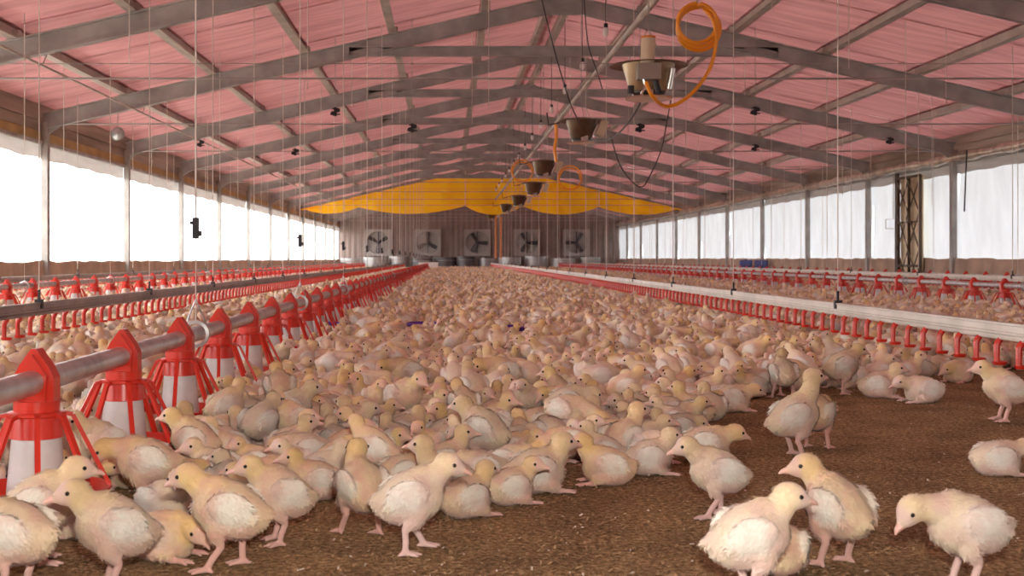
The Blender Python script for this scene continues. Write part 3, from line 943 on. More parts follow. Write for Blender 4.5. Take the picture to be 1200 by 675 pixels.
loops += spline([b0, at(716, 120, Yb), at(712, 145, Yb), at(713, 162, Yb)], 6)
hose('gas_hose', loops, 0.014, 'orange gas hose hanging in a bundle left of the nearest heater', group='orange gas hoses')
hose('gas_hose', spline([at(651, 144, 17), at(652, 160, 17), at(650, 175, 17), at(652, 190, 17)], 6), 0.022, 'short orange hose hanging straight down left of the second heater', group='orange gas hoses')
for i, (px_, py_, Y_) in enumerate(((612, 200, 23.0), (668, 208, 21.0))):
    c = at(px_, py_, Y_)
    hose('gas_hose', arc(c, 0.20, 0, 2 * PI, 22) + arc(c + Vector((0, 0.05, -0.02)), 0.18, 0, 1.5 * PI, 16), 0.012, ['thin orange hose loop left of the third heater', 'thin orange hose loop right of the third heater'][i], group='orange gas hoses')
for i, px_ in enumerate((581, 587)):
    MB().tube([at(px_, 254, 51.0) - HC[6], at(px_, 303, 51.0) - HC[6]], 0.035, 6).build('hanging_hose', M['orange_cap'], HO[6])

# black cables
def cable(pts, r, label):
    hose('black_cable', spline(pts, 10), r, label, 'black', 'cable', 'black cables under the ridge')
cable([at(633, -8, 14), at(650, 60, 14), at(668, 120, 14), at(681, 147, 14.5)], 0.007, 'black cable slanting down from the ridge to the second heater')
cable([at(753, 108, 10.5), at(748, 125, 11), at(735, 145, 12), at(716, 162, 13), at(690, 165, 15.5)], 0.009, 'black cable linking the nearest heater to the second')
cable([at(716, 160, 13), at(725, 190, 13), at(738, 210, 13), at(752, 219, 13), at(762, 205, 13), at(775, 175, 13), at(782, 140, 13), at(786, 118, 13)], 0.006, 'black cable drooping in a deep loop right of the heaters')
cable([at(684, -8, 13), at(689, 50, 13), at(700, 85, 13), at(706, 105, 13)], 0.006, 'short black cable hanging beside the bulbs')

# bulbs
bprof = MB(); bprof.lathe([(0.0, -0.150), (0.022, -0.146), (0.034, -0.120), (0.036, -0.085), (0.028, -0.050), (0.022, -0.040)], 14)
bglass = bprof.mesh('glass', M['bulb'], True)
bcap = MB().lathe([(0.024, -0.042), (0.026, 0.0), (0.020, 0.012), (0.0, 0.014)], 12).mesh('socket', M['black'], True)
for k in range(14):
    Y_ = 14.9 + 2.6 * k
    x_ = 1.90; z_ = 3.42
    o = empty('light_bulb', (x_, Y_, z_))
    link('glass', bglass, o); link('socket', bcap, o)
    MB().tube([(0, 0, 0.01), (0, 0, roof_z(x_) + 0.05 - z_)], 0.005, 5).build('flex', M['black'], o)
    tag(o, ('white bulb in black socket under the ridge, %s from the camera' % ordinal(k)) if k < 6 else 'tiny white bulb far along the row under the ridge', 'bulb', 'bulbs under the ridge')

# winch pulleys on the tie rods
pul = MB()
pul.box((0, 0, 0), (0.06, 0.04, 0.18))
for sx in (-1, 1):
    w_ = MB().lathe([(0.0, -0.02), (0.045, -0.02), (0.035, 0.0), (0.045, 0.02), (0.0, 0.02)], 12)
    pul.add([(a + sx * 0.05, c_, b + 0.03 * sx) for a, b, c_ in w_.v], w_.f)
pul.box((0, 0, -0.05), (0.20, 0.03, 0.025)); pul.box((0, 0, 0.06), (0.14, 0.03, 0.025))
pm = pul.mesh('pulley_block', M['black'], True)
PB = [(483, 150, 18.6, 'left of the ridge on the second tie rod'), (750, 150, 18.6, 'right of the heaters on the second tie rod'), (885, 130, 18.6, 'nearer of two on the right roof slope'),
      (885, 173, 23.4, 'farther of two on the right roof slope'), (1043, 165, 23.4, 'near the right eave'), (235, 168, 23.4, 'near the left eave'), (346, 178, 23.4, 'low on the left slope'),
      (393, 131, 18.6, 'highest on the left slope')]
for px_, py_, Y_, wh in PB:
    o = link('pulley_block', pm, None, at(px_, py_, Y_)); o.scale = (0.75, 0.75, 0.75)
    MB().tube([(0, 0, 0.09), (0, 0, (roof_z(o.location.x) + 0.265 - o.location.z) / 0.75)], 0.006, 5).build('hanger', M['wire'], o)
    tag(o, 'small black pulley block ' + wh, 'pulley', 'black pulley blocks under the roof')

# long cable tray pipe low on the left slope, cross wires, grey disc
o = empty('conduit', (-4.75, 0, 2.86))
MB().tube([(0, 3, 0), (0, 49.6, 0)], 0.016, 8).build('tube', M['purlin'], o, smooth=True)
for y in FR:
    if 4 < y < 48:
        MB().tube([(0, y + 0.5, 0), (0.02, y + 0.7, 0.25)], 0.008, 6).build('bracket', M['purlin'], o)
tag(o, 'thin pale conduit running along the left roof slope', 'conduit')
c = at(138, 157, 19.6)
o = empty('round_lamp', c)
d_ = MB().lathe([(0.0, -0.05), (0.05, -0.045), (0.088, -0.02), (0.098, 0.0), (0.102, 0.03), (0.09, 0.04), (0.0, 0.05)], 22)
d_.v = [(a, b2, e) for a, e, b2 in d_.v]; d_.v = [(a, b2, e) for a, b2, e in d_.v]
d_.build('dish', M['galv'], o, smooth=True)
MB().lathe([(0.098, -0.01), (0.110, 0.0), (0.098, 0.012)], 22).build('rim', M['steel'], o, smooth=True).rotation_euler = (PI / 2, 0, 0)
MB().tube([(0, 0, 0.09), (0, 0, roof_z(c.x) + 0.20 - c.z)], 0.006, 5).build('stem', M['wire'], o)
tag(o, 'round grey metal dish hanging near the left eave', 'lamp')

# crossing wires below the roof
for i, (y, z) in enumerate(((14.6, 2.9), (29.0, 2.75), (39.0, 2.8))):
    tag(MB().tube([(XL + 0.06, y, z), (XR - 0.06, y, z)], 0.006, 5).build('cross_wire', M['wire']), 'thin wire stretched across the barn below the rafters, %s from the camera' % ordinal(i), 'wire', 'cross wires')
# extra free cords on both slopes
def loose_cords():
    for i, (x, y) in enumerate([(-3.4, 13.2), (-3.3, 17.9), (-1.6, 14.1), (-1.5, 19.3), (0.5, 15.2), (0.4, 20.6), (3.4, 13.0), (3.5, 18.2), (3.4, 23.3), (4.6, 14.2), (4.7, 19.6), (7.9, 20.2), (8.0, 25.1), (6.6, 16.4), (-5.0, 16.1), (-5.1, 21.3)]):
        zt = roof_z(x) + 0.27; L = (0.9 + 1.4 * ((i * 37) % 10) / 10)
        MB().tube([(x, y, zt), (x, y, zt - L)], 0.0045, 5).build('hanging_cord', M['cord'], CEIL)
loose_cords()
# control cable and handle on the right wall
tag(MB().tube([at(1047, 206, 26.4), at(1047, 257, 26.4), at(1038, 257, 26.4), at(1038, 268, 26.4), at(1047, 268, 26.4)], 0.010, 6).build('wall_cable', M['wire']), 'thin bent cable on the right curtain left of the lattice gate', 'cable')
o = MB().tube([at(1133, 176, 22.4), at(1130, 248, 22.4)], 0.014, 6).build('winch_rod', M['black'])
tag(o, 'dark vertical rod hanging against the right curtain beside the post', 'rod')

# purple trays among the birds
for i, (px_, py_) in enumerate(((497, 389), (603, 394), (377, 389))):
    g = ground(px_, py_ + 6)
    o = empty('purple_tray', (g.x, g.y, 0), 0.4 * i)
    MB().lathe([(0.0, 0.006), (0.10, 0.006), (0.135, 0.10), (0.145, 0.105), (0.140, 0.11), (0.128, 0.10), (0.096, 0.016), (0.0, 0.016)], 18).build('dish', M['purple'], o, smooth=True)
    MB().lathe([(0.138, 0.10), (0.15, 0.106), (0.138, 0.114)], 18).build('rim', M['purple'], o, smooth=True)
    tag(o, ['purple tray half hidden in the flock left of the middle', 'purple tray in the middle of the flock', 'purple tray beside the near left feeder row'][i], 'tray', 'purple trays among the chicks')
    TRAYS.append((g.x, g.y))

# wood shavings lying on the litter
def shavings(n=30000):
    r = np.random.default_rng(3)
    Yv = 1.9 + 6.0 * r.random(n) ** 1.4
    Xv = -0.9 * r.random(n) * 1.2 + r.random(n) * (0.55 * Yv + 0.6)
    L = 0.002 + 0.006 * r.random(n) ** 2; W = 0.0008 + 0.002 * r.random(n)
    a = r.random(n) * PI; z = 0.0015 + 0.003 * r.random(n); tz = r.normal(0, 0.002, n)
    dx, dy = np.cos(a) * L, np.sin(a) * L; ex, ey = -np.sin(a) * W, np.cos(a) * W
    V = np.stack([np.stack([Xv - dx - ex, Yv - dy - ey, z], 1), np.stack([Xv + dx - ex, Yv + dy - ey, z + np.abs(tz)], 1),
                  np.stack([Xv + dx + ex, Yv + dy + ey, z + np.abs(tz) + 0.001], 1), np.stack([Xv - dx + ex, Yv - dy + ey, z + 0.001], 1)], 1).reshape(-1, 3)
    me = bpy.data.meshes.new('wood_shavings')
    o_ = np.arange(n) * 4
    me.from_pydata(V.tolist(), [], np.stack([o_, o_ + 1, o_ + 2, o_ + 3], 1).tolist())
    for m_ in ('shaving_a', 'shaving_b', 'shaving_c'): me.materials.append(M[m_])
    me.polygons.foreach_set('material_index', r.choice([0, 1, 2], n, p=[0.60, 0.37, 0.03]).astype(np.int32))
    tag(link('wood_shavings', me), 'scattered brown wood shavings and crumbs on the bare litter', 'shavings', kind='stuff')
M['shaving_a'] = principled('shaving_brown', (0.26, 0.16, 0.085), 0.9)
M['shaving_b'] = principled('shaving_tan', (0.44, 0.30, 0.16), 0.9)
M['shaving_c'] = principled('shaving_pale', (0.78, 0.72, 0.62), 0.9)
shavings()

# ------------------------------------------------------------------ chicks
def loft(mb, ctrl, steps=4, seg=14, side=Vector((0, 1, 0))):
    """ctrl: list of (x, y, z, r_side, r_up); Catmull-Rom through them, closed ends"""
    P = np.array(ctrl, float); n = len(P)
    Q = []
    for i in range(n - 1):
        p0, p1, p2, p3 = P[max(i - 1, 0)], P[i], P[i + 1], P[min(i + 2, n - 1)]
        for k in range(steps):
            t = k / steps
            Q.append(0.5 * ((2 * p1) + (-p0 + p2) * t + (2 * p0 - 5 * p1 + 4 * p2 - p3) * t * t + (-p0 + 3 * p1 - 3 * p2 + p3) * t ** 3))
    Q.append(P[-1]); Q = np.array(Q); m = len(Q)
    vs_ = []; fs_ = []
    u = None
    for i in range(m):
        t = Vector(Q[min(i + 1, m - 1), :3] - Q[max(i - 1, 0), :3]).normalized()
        s_ = (side - t * side.dot(t)).normalized()
        up = t.cross(s_).normalized()
        for k in range(seg):
            a = 2 * PI * k / seg
            vs_.append(Vector(Q[i, :3]) + s_ * (max(Q[i, 3], 0.001) * math.cos(a)) + up * (max(Q[i, 4], 0.001) * math.sin(a)))
    for i in range(m - 1):
        for k in range(seg):
            k2 = (k + 1) % seg
            fs_.append((i * seg + k, i * seg + k2, (i + 1) * seg + k2, (i + 1) * seg + k))
    fs_.append(tuple(range(seg - 1, -1, -1))); fs_.append(tuple((m - 1) * seg + k for k in range(seg)))
    mb.add(vs_, fs_)

def ellipsoid(mb, c, r, R=None, seg=14, rings=9):
    vs_ = []; fs_ = []
    c = Vector(c)
    for i in range(rings + 1):
        th = PI * i / rings
        for k in range(seg):
            a = 2 * PI * k / seg
            p = Vector((r[0] * math.cos(th), r[1] * math.sin(th) * math.cos(a), r[2] * math.sin(th) * math.sin(a)))
            if R is not None: p = R @ p
            vs_.append(c + p)
    for i in range(rings):
        for k in range(seg):
            k2 = (k + 1) % seg
            fs_.append((i * seg + k, i * seg + k2, (i + 1) * seg + k2, (i + 1) * seg + k))
    mb.add(vs_, fs_)

CREAM = np.array((0.85, 0.69, 0.49)); YELLOW = np.array((0.88, 0.65, 0.30)); WHITE = np.array((0.92, 0.88, 0.79))
PINK = np.array((0.80, 0.55, 0.48)); LEG = np.array((0.82, 0.53, 0.47)); FACE = np.array((0.84, 0.60, 0.51))

POSES = {
    # z: trunk height, pitch: chest up, head centre, yaw / pitch of head, leg: stand / walk / sit
    'stand_side':  dict(z=0.132, pitch=0.4, head=(0.088, 0.0, 0.206), yaw=0.0, hp=-0.10, leg='stand'),
    'stand_left':  dict(z=0.130, pitch=0.46, head=(0.078, 0.022, 0.212), yaw=0.9, hp=-0.12, leg='stand'),
    'stand_right': dict(z=0.130, pitch=0.44, head=(0.080, -0.020, 0.216), yaw=-0.8, hp=-0.05, leg='walk'),
    'stand_tall':  dict(z=0.132, pitch=0.5, head=(0.070, 0.005, 0.252), yaw=0.25, hp=0.05, leg='stand'),
    'stand_low':   dict(z=0.132, pitch=0.22, head=(0.125, 0.0, 0.165), yaw=0.1, hp=-0.75, leg='stand'),
    'walk':        dict(z=0.132, pitch=0.34, head=(0.098, 0.004, 0.204), yaw=-0.15, hp=-0.25, leg='walk'),
    'peck':        dict(z=0.126, pitch=-0.10, head=(0.135, 0.01, 0.105), yaw=0.2, hp=-0.9, leg='walk'),
    'sit_up':      dict(z=0.060, pitch=0.16, head=(0.084, 0.0, 0.128), yaw=0.05, hp=-0.08, leg='sit'),
    'sit_left':    dict(z=0.060, pitch=0.14, head=(0.078, 0.024, 0.122), yaw=1.0, hp=-0.10, leg='sit'),
    'sit_right':   dict(z=0.060, pitch=0.14, head=(0.080, -0.024, 0.124), yaw=-0.9, hp=-0.05, leg='sit'),
    'sit_low':     dict(z=0.058, pitch=0.05, head=(0.112, 0.008, 0.088), yaw=0.2, hp=-0.25, leg='sit'),
    'sit_tall':    dict(z=0.062, pitch=0.24, head=(0.076, -0.004, 0.146), yaw=-0.3, hp=0.0, leg='sit'),
    'sit_sleep':   dict(z=0.057, pitch=0.02, head=(0.098, -0.018, 0.070), yaw=-0.5, hp=-0.45, leg='sit'),
}

def chick_geometry(P):
    mb = MB()
    Rp = Matrix.Rotation(-P['pitch'], 3, 'Y')
    z = P['z']
    def T(p):
        return Rp @ Vector(p) + Vector((0, 0, z))
    H = Vector((P['head'][0] * 0.92, P['head'][1], P['head'][2] + (0.004 if P['leg'] == 'sit' else -0.004))); yaw, hp = P['yaw'], P['hp']
    Rh = Matrix.Rotation(yaw, 3, 'Z') @ Matrix.Rotation(-hp, 3, 'Y')
    # trunk: tail nub, deep belly, breast
    prof = [(-0.090, 0.024, 0.004, 0.004), (-0.080, 0.020, 0.018, 0.015), (-0.061, 0.009, 0.041, 0.038), (-0.031, -0.001, 0.056, 0.055),
            (0.004, -0.004, 0.061, 0.061), (0.036, 0.000, 0.055, 0.057), (0.058, 0.006, 0.038, 0.043), (0.071, 0.010, 0.018, 0.022), (0.076, 0.011, 0.004, 0.005)]
    ctrl = []
    for x, zz, ry, rz in prof:
        q = T((x, 0, zz)); ctrl.append((q.x, q.y, q.z, ry, rz))
    if P['leg'] == 'sit':
        ctrl = [(a, b, c, ry * 1.06, rz) for a, b, c, ry, rz in ctrl]
    loft(mb, ctrl)
    # neck
    S = T((0.036, 0, 0.018))
    back = H - (Rh @ Vector((0.004, 0, 0.006)))
    mid = S.lerp(back, 0.55) + Vector((0.012, 0, 0.004))
    q1 = S.lerp(back, 0.25) + Vector((0.010, 0, 0.0))
    loft(mb, [(S.x - 0.012, S.y, S.z - 0.02, 0.034, 0.038), (S.x, S.y, S.z, 0.036, 0.040), (q1.x, q1.y, q1.z, 0.031, 0.034), (mid.x, mid.y, mid.z, 0.0275, 0.0285), (back.x, back.y, back.z, 0.0235, 0.0235)], seg=12)
    # head: rounded skull, cheeks, base of the beak
    ellipsoid(mb, H, (0.0335, 0.0280, 0.0290), Rh)
    ellipsoid(mb, H + Rh @ Vector((0.015, 0, -0.004)), (0.0250, 0.0208, 0.0208), Rh)
    ellipsoid(mb, H + Rh @ Vector((0.031, 0, -0.006)), (0.0160, 0.0120, 0.0120), Rh)
    # folded wings
    wings = []
    for s_ in (-1, 1):
        c = T((-0.006, s_ * 0.053, 0.014)); R = Rp @ Matrix.Rotation(0.10 * s_, 3, 'Z') @ Matrix.Rotation(0.20, 3, 'Y')
        ellipsoid(mb, c, (0.047, 0.0140, 0.033), R)
        c2 = T((-0.044, s_ * 0.049, 0.004)); ellipsoid(mb, c2, (0.024, 0.007, 0.014), R)
        wings.append((c, R))
    # legs
    legs = []
    for s_ in (-1, 1):
        if P['leg'] == 'sit':
            hip = T((0.0, s_ * 0.040, -0.018)); foot = Vector((0.062, s_ * 0.046, 0.009))
            hock = Vector((-0.008, s_ * 0.050, 0.014))
            loft(mb, [(hip.x - 0.02, hip.y, hip.z, 0.022, 0.022), (hip.x, hip.y, hip.z - 0.006, 0.026, 0.028), (0.030, s_ * 0.048, 0.026, 0.018, 0.020), (0.048, s_ * 0.046, 0.020, 0.008, 0.010)], seg=10)
            pts = [(0.02, s_ * 0.048, 0.014), (0.045, s_ * 0.047, 0.010), (0.060, s_ * 0.046, 0.0085)]
        else:
            dx = 0.0 if P['leg'] == 'stand' else 0.030 * s_
            lift = 0.0 if not (P['leg'] == 'walk' and s_ < 0) else 0.0
            hip = T((0.004, s_ * 0.034, -0.020))
            hock = Vector((-0.004 + dx * 0.45, s_ * 0.038, 0.058)); foot = Vector((0.012 + dx, s_ * 0.040, 0.009 + lift))
            knee = (hip + hock) / 2 + Vector((0.012, 0, 0))
            loft(mb, [(hip.x - 0.004, hip.y, hip.z + 0.015, 0.026, 0.030), (hip.x, hip.y, hip.z, 0.027, 0.032), (knee.x, knee.y, knee.z, 0.020, 0.022), (hock.x + 0.003, hock.y, hock.z + 0.008, 0.0105, 0.0105), (hock.x, hock.y, hock.z, 0.0085, 0.009)], seg=10)
            pts = [hock + Vector((0.001, 0, 0.008)), hock, (hock + foot) / 2 + Vector((0.002, 0, 0)), foot]
        pts = [Vector(p) for p in pts]
        mb.tube(pts, [0.0085] * (len(pts) - 1) + [0.0075], 8)
        fx = pts[-1]
        toes = []
        for a, L in ((0.0, 0.040), (0.62, 0.034), (-0.62, 0.034), (PI - 0.25 * s_, 0.018)):
            d = Vector((math.cos(a), math.sin(a), 0))
            tp = [fx, fx + d * L * 0.55 + Vector((0, 0, -0.001)), fx + d * L + Vector((0, 0, -0.0045))]
            tp = [Vector((p.x, p.y, max(p.z, 0.0042))) for p in tp]
            mb.tube(tp, [0.0068, 0.0056, 0.0042], 7)
            toes.append(tp)
        legs.append((pts, toes))
    return mb, dict(H=H, Rh=Rh, wings=wings, legs=legs, T=T, S=S, z=z, Rp=Rp)

def seg_dist(p, a, b):
    a = np.array(a); b = np.array(b); ab = b - a
    t = np.clip(((p - a) @ ab) / max(ab @ ab, 1e-9), 0, 1)
    return np.linalg.norm(p - (a + t[:, None] * ab), axis=1)

def chick_colour(p, nrm, info):
    n = len(p)
    def sm(x, a, b):
        t = np.clip((x - a) / (b - a), 0, 1); return (t * t * (3 - 2 * t))[:, None]
    col = np.tile(CREAM, (n, 1)); alpha = np.full(n, 1.0)
    H = np.array(info['H']); Rh = np.array(info['Rh']); S = np.array(info['S'])
    # bare pink belly and rump
    loc = (p - np.array((0, 0, info['z']))) @ np.array(info['Rp'])
    belly = sm(-loc[:, 2], 0.012, 0.045) * sm(-loc[:, 0] + 0.03, -0.01, 0.04)
    col = col * (1 - 0.85 * belly) + PINK * 0.85 * belly
    flank = sm(-np.abs(loc[:, 2] + 0.020), -0.018, -0.002) * sm(np.abs(loc[:, 1]), 0.035, 0.05)
    col = col * (1 - 0.60 * flank) + PINK * 0.60 * flank
    # wings
    for c, R in info['wings']:
        q = (p - np.array(c)) @ np.array(R)
        d = np.sqrt((q[:, 0] / 0.050) ** 2 + (q[:, 1] / 0.021) ** 2 + (q[:, 2] / 0.035) ** 2)
        k = sm(-d, -1.45, -0.70)
        shoulder = sm(q[:, 0], 0.012, 0.04)
        wc = WHITE * (1 - 0.55 * shoulder) + PINK * 0.55 * shoulder
        col = col * (1 - k) + wc * k
        alpha *= (1 - 0.45 * k[:, 0])
    # neck and head: yellow down, pinker face
    dn = seg_dist(p, S, H)
    k = sm(-dn, -0.05, -0.03) * 0.45 * sm(p[:, 2] - S[2], 0.0, 0.04)
    col = col * (1 - k) + YELLOW * k
    hd = np.linalg.norm(p - H, axis=1)
    k = sm(-hd, -0.046, -0.032)
    q = (p - H) @ Rh
    face = sm(q[:, 0], 0.004, 0.024)
    hc = (0.55 * YELLOW + 0.45 * CREAM) * (1 - face) + FACE * face
    col = col * (1 - k) + hc * k
    alpha *= (1 - 0.6 * k[:, 0])
    # legs
    dl = np.full(n, 9.0)
    for pts, toes in info['legs']:
        for a, b in zip(pts[:-1], pts[1:]): dl = np.minimum(dl, seg_dist(p, a, b) - 0.0085)
        for tp in toes:
            for a, b in zip(tp[:-1], tp[1:]): dl = np.minimum(dl, seg_dist(p, a, b) - 0.006)
    k = sm(-dl, -0.006, -0.002)
    col = col * (1 - k) + LEG * k
    alpha *= (1 - k[:, 0])
    return np.concatenate([col, alpha[:, None]], axis=1), dl, hd

def set_colour(me, rgba):
    a = me.color_attributes.new('Col', 'FLOAT_COLOR', 'POINT')
    a.data.foreach_set('color', np.ascontiguousarray(rgba, dtype=np.float32).ravel())

def beak_part(mb, info):
    H, Rh = info['H'], info['Rh']
    c = H + Rh @ Vector((0.0400, 0, -0.007))
    tip = [(0.0, 0.0, 0.0090, 0.0085), (0.007, -0.0005, 0.0074, 0.0070), (0.014, -0.0022, 0.0045, 0.0048), (0.0200, -0.0058, 0.0013, 0.0015)]
    ctrl = []
    for x, zz, a, b in tip:
        q = c + Rh @ Vector((x, 0, zz)); ctrl.append((q.x, q.y, q.z, a, b))
    loft(mb, ctrl, steps=2, seg=8, side=Rh @ Vector((0, 1, 0)))
def eye_part(mb, info, s_):
    H, Rh = info['H'], info['Rh']
    ellipsoid(mb, H + Rh @ Vector((0.0135, s_ * 0.0242, 0.0035)), (0.0048, 0.0036, 0.0048), Rh, 8, 6)

def evaluated(mb, voxel, ratio, smooth_it=6):
    me = mb.mesh('tmp', [], fix=True)
    o = bpy.data.objects.new('tmp', me); COL.objects.link(o)
    r = o.modifiers.new('r', 'REMESH'); r.mode = 'VOXEL'; r.voxel_size = voxel
    s_ = o.modifiers.new('s', 'SMOOTH'); s_.factor = 0.5; s_.iterations = smooth_it
    d = o.modifiers.new('d', 'DECIMATE'); d.ratio = ratio
    dg = bpy.context.evaluated_depsgraph_get()
    out = bpy.data.meshes.new_from_object(o.evaluated_get(dg))
    bpy.data.objects.remove(o)
    bpy.data.meshes.remove(me)
    return out

def arrays(me):
    n = len(me.vertices)
    p = np.empty(n * 3); me.vertices.foreach_get('co', p); p = p.reshape(-1, 3)
    nn = np.empty(n * 3); me.vertices.foreach_get('normal', nn); nn = nn.reshape(-1, 3)
    return p, nn

def feather_mesh(body, info, count, seed):
    """short overlapping down feathers lying over the trunk, neck and wings"""
    r = np.random.default_rng(seed)
    p, nn = arrays(body)
    body.calc_loop_triangles()
    tri = np.empty(len(body.loop_triangles) * 3, dtype=np.int32); body.loop_triangles.foreach_get('vertices', tri); tri = tri.reshape(-1, 3)
    a, b, c = p[tri[:, 0]], p[tri[:, 1]], p[tri[:, 2]]
    area = np.linalg.norm(np.cross(b - a, c - a), axis=1)
    idx = r.choice(len(tri), count, p=area / area.sum())
    u = r.random((count, 2)); fl_ = u.sum(1) > 1; u[fl_] = 1 - u[fl_]
    pos = a[idx] + (b - a)[idx] * u[:, :1] + (c - a)[idx] * u[:, 1:]
    nor = nn[tri[idx]].mean(1); nor /= np.linalg.norm(nor, axis=1)[:, None] + 1e-9
    rgba, dl, hd = chick_colour(pos, nor, info)
    H = np.array(info['H']); Rh = np.array(info['Rh'])
    face = ((pos - H) @ Rh)[:, 0]
    keep = (dl > 0.006) & ~((hd < 0.045) & (face > 0.002))
    pos, nor, rgba, hd = pos[keep], nor[keep], rgba[keep], hd[keep]
    m = len(pos)
    back = np.tile(np.array((-1.0, 0, -0.35)), (m, 1)) @ np.eye(3)
    back = back @ np.array(info['Rp']).T
    S = np.array(info['S']); nk = S - H; nk /= np.linalg.norm(nk)
    kk = np.clip((0.09 - hd) / 0.05, 0, 1)[:, None]
    d = back * (1 - kk) + (nk * 0.7 + np.array((-0.5, 0, -0.2))) * kk + r.normal(0, 0.35, (m, 3))
    d -= nor * (d * nor).sum(1)[:, None]; d /= np.linalg.norm(d, axis=1)[:, None] + 1e-9
    sd = np.cross(nor, d)
    L = (0.011 + 0.011 * r.random(m))[:, None]; W = (0.0016 + 0.0016 * r.random(m))[:, None]
    small = np.where(hd < 0.05, 0.6, 1.0)[:, None]; L = L * small; W = W * small
    lift = (0.0012 + 0.0035 * r.random(m))[:, None]
    base = pos - nor * 0.001
    v0 = base - sd * W * 0.6; v1 = base + sd * W * 0.6
    md = base + d * L * 0.55 + nor * lift * 0.7
    v2 = md + sd * W; v3 = md - sd * W
    v4 = base + d * L + nor * lift
    vs_ = np.stack([v0, v1, v2, v3, v4], axis=1).reshape(-1, 3)
    vs_[:, 2] = np.maximum(vs_[:, 2], 0.001)
    me = bpy.data.meshes.new('down_feathers')
    o = np.arange(m) * 5
    quads = np.stack([o, o + 3, o + 2, o + 1], 1); tris = np.stack([o + 3, o + 4, o + 2], 1)
    faces = [tuple(q) for q in quads.tolist()] + [tuple(q) for q in tris.tolist()]
    me.from_pydata(vs_.tolist(), [], faces)
    tone = (0.97 + 0.08 * r.random(m))[:, None]
    rgba[:, :3] = np.clip(rgba[:, :3] * tone, 0, 0.95)
    set_colour(me, np.repeat(rgba, 5, axis=0))
    me.materials.append(M['plumage_single'])
    me.polygons.foreach_set('use_smooth', [True] * len(me.polygons))
    me.normals_split_custom_set_from_vertices(np.repeat(nor, 5, axis=0).tolist())
    return me

HI, LO = {}, {}
for vi, (name, P) in enumerate(POSES.items()):
    mb, info = chick_geometry(P)
    me = evaluated(mb, 0.0036, 0.28)
    me.name = 'chick_' + name
    p, nn = arrays(me)
    rgba, _, _ = chick_colour(p, nn, info)
    set_colour(me, rgba)
    me.materials.clear(); me.materials.append(M['plumage_single'])
    me.polygons.foreach_set('use_smooth', [True] * len(me.polygons))
    bk = MB(); beak_part(bk, info)
    e1 = MB(); eye_part(e1, info, 1)
    e2 = MB(); eye_part(e2, info, -1)
    fm = feather_mesh(me, info, 3600, 100 + vi)
    HI[name] = dict(body=me, beak=bk.mesh('beak', M['beak'], True), eyes=[e1.mesh('eye', M['eye'], True), e2.mesh('eye', M['eye'], True)], feathers=fm)
    # light version in one piece for the birds a few pixels high
    lo = evaluated(mb, 0.0060, 0.35, 4)
    p, nn = arrays(lo)
    rgba, _, _ = chick_colour(p, nn, info)
    ex = MB(); ex.cur = 1; beak_part(ex, info); ex.cur = 2; eye_part(ex, info, 1); eye_part(ex, info, -1)
    faces = [tuple(f.vertices) for f in lo.polygons]
    nv = len(p)
    full = bpy.data.meshes.new('small_chick_' + name)
    full.from_pydata(p.tolist() + [tuple(v) for v in ex.v], [], faces + [tuple(i + nv for i in f) for f in ex.f])
    set_colour(full, np.concatenate([rgba, np.tile(np.array((0.8, 0.5, 0.42, 0)), (len(ex.v), 1))]))
    for m_ in (M['plumage'], M['beak'], M['eye']): full.materials.append(m_)
    full.polygons.foreach_set('material_index', [0] * len(faces) + ex.mi)
    full.polygons.foreach_set('use_smooth', [True] * len(full.polygons))
    bpy.data.meshes.remove(lo)
    LO[name] = full

def place_chick(pose, x, y, ang, sc, label, group, hi=True):
    src = HI[pose]
    o = link('chick', src['body'] if hi else LO[pose], None, (x, y, 0), (0, 0, ang))
    o.scale = (sc, sc, sc)
    tone = random.random()
    if hi:
        o.color = (tone, tone, tone, 1)
        link('beak', src['beak'], o)
        for e in src['eyes']: link('eye', e, o)
        f = link('down_feathers', src['feathers'], o); f['kind'] = 'stuff'; f.color = (tone, tone, tone, 1)
    tag(o, label, 'chick', group)
    return o

D = math.radians
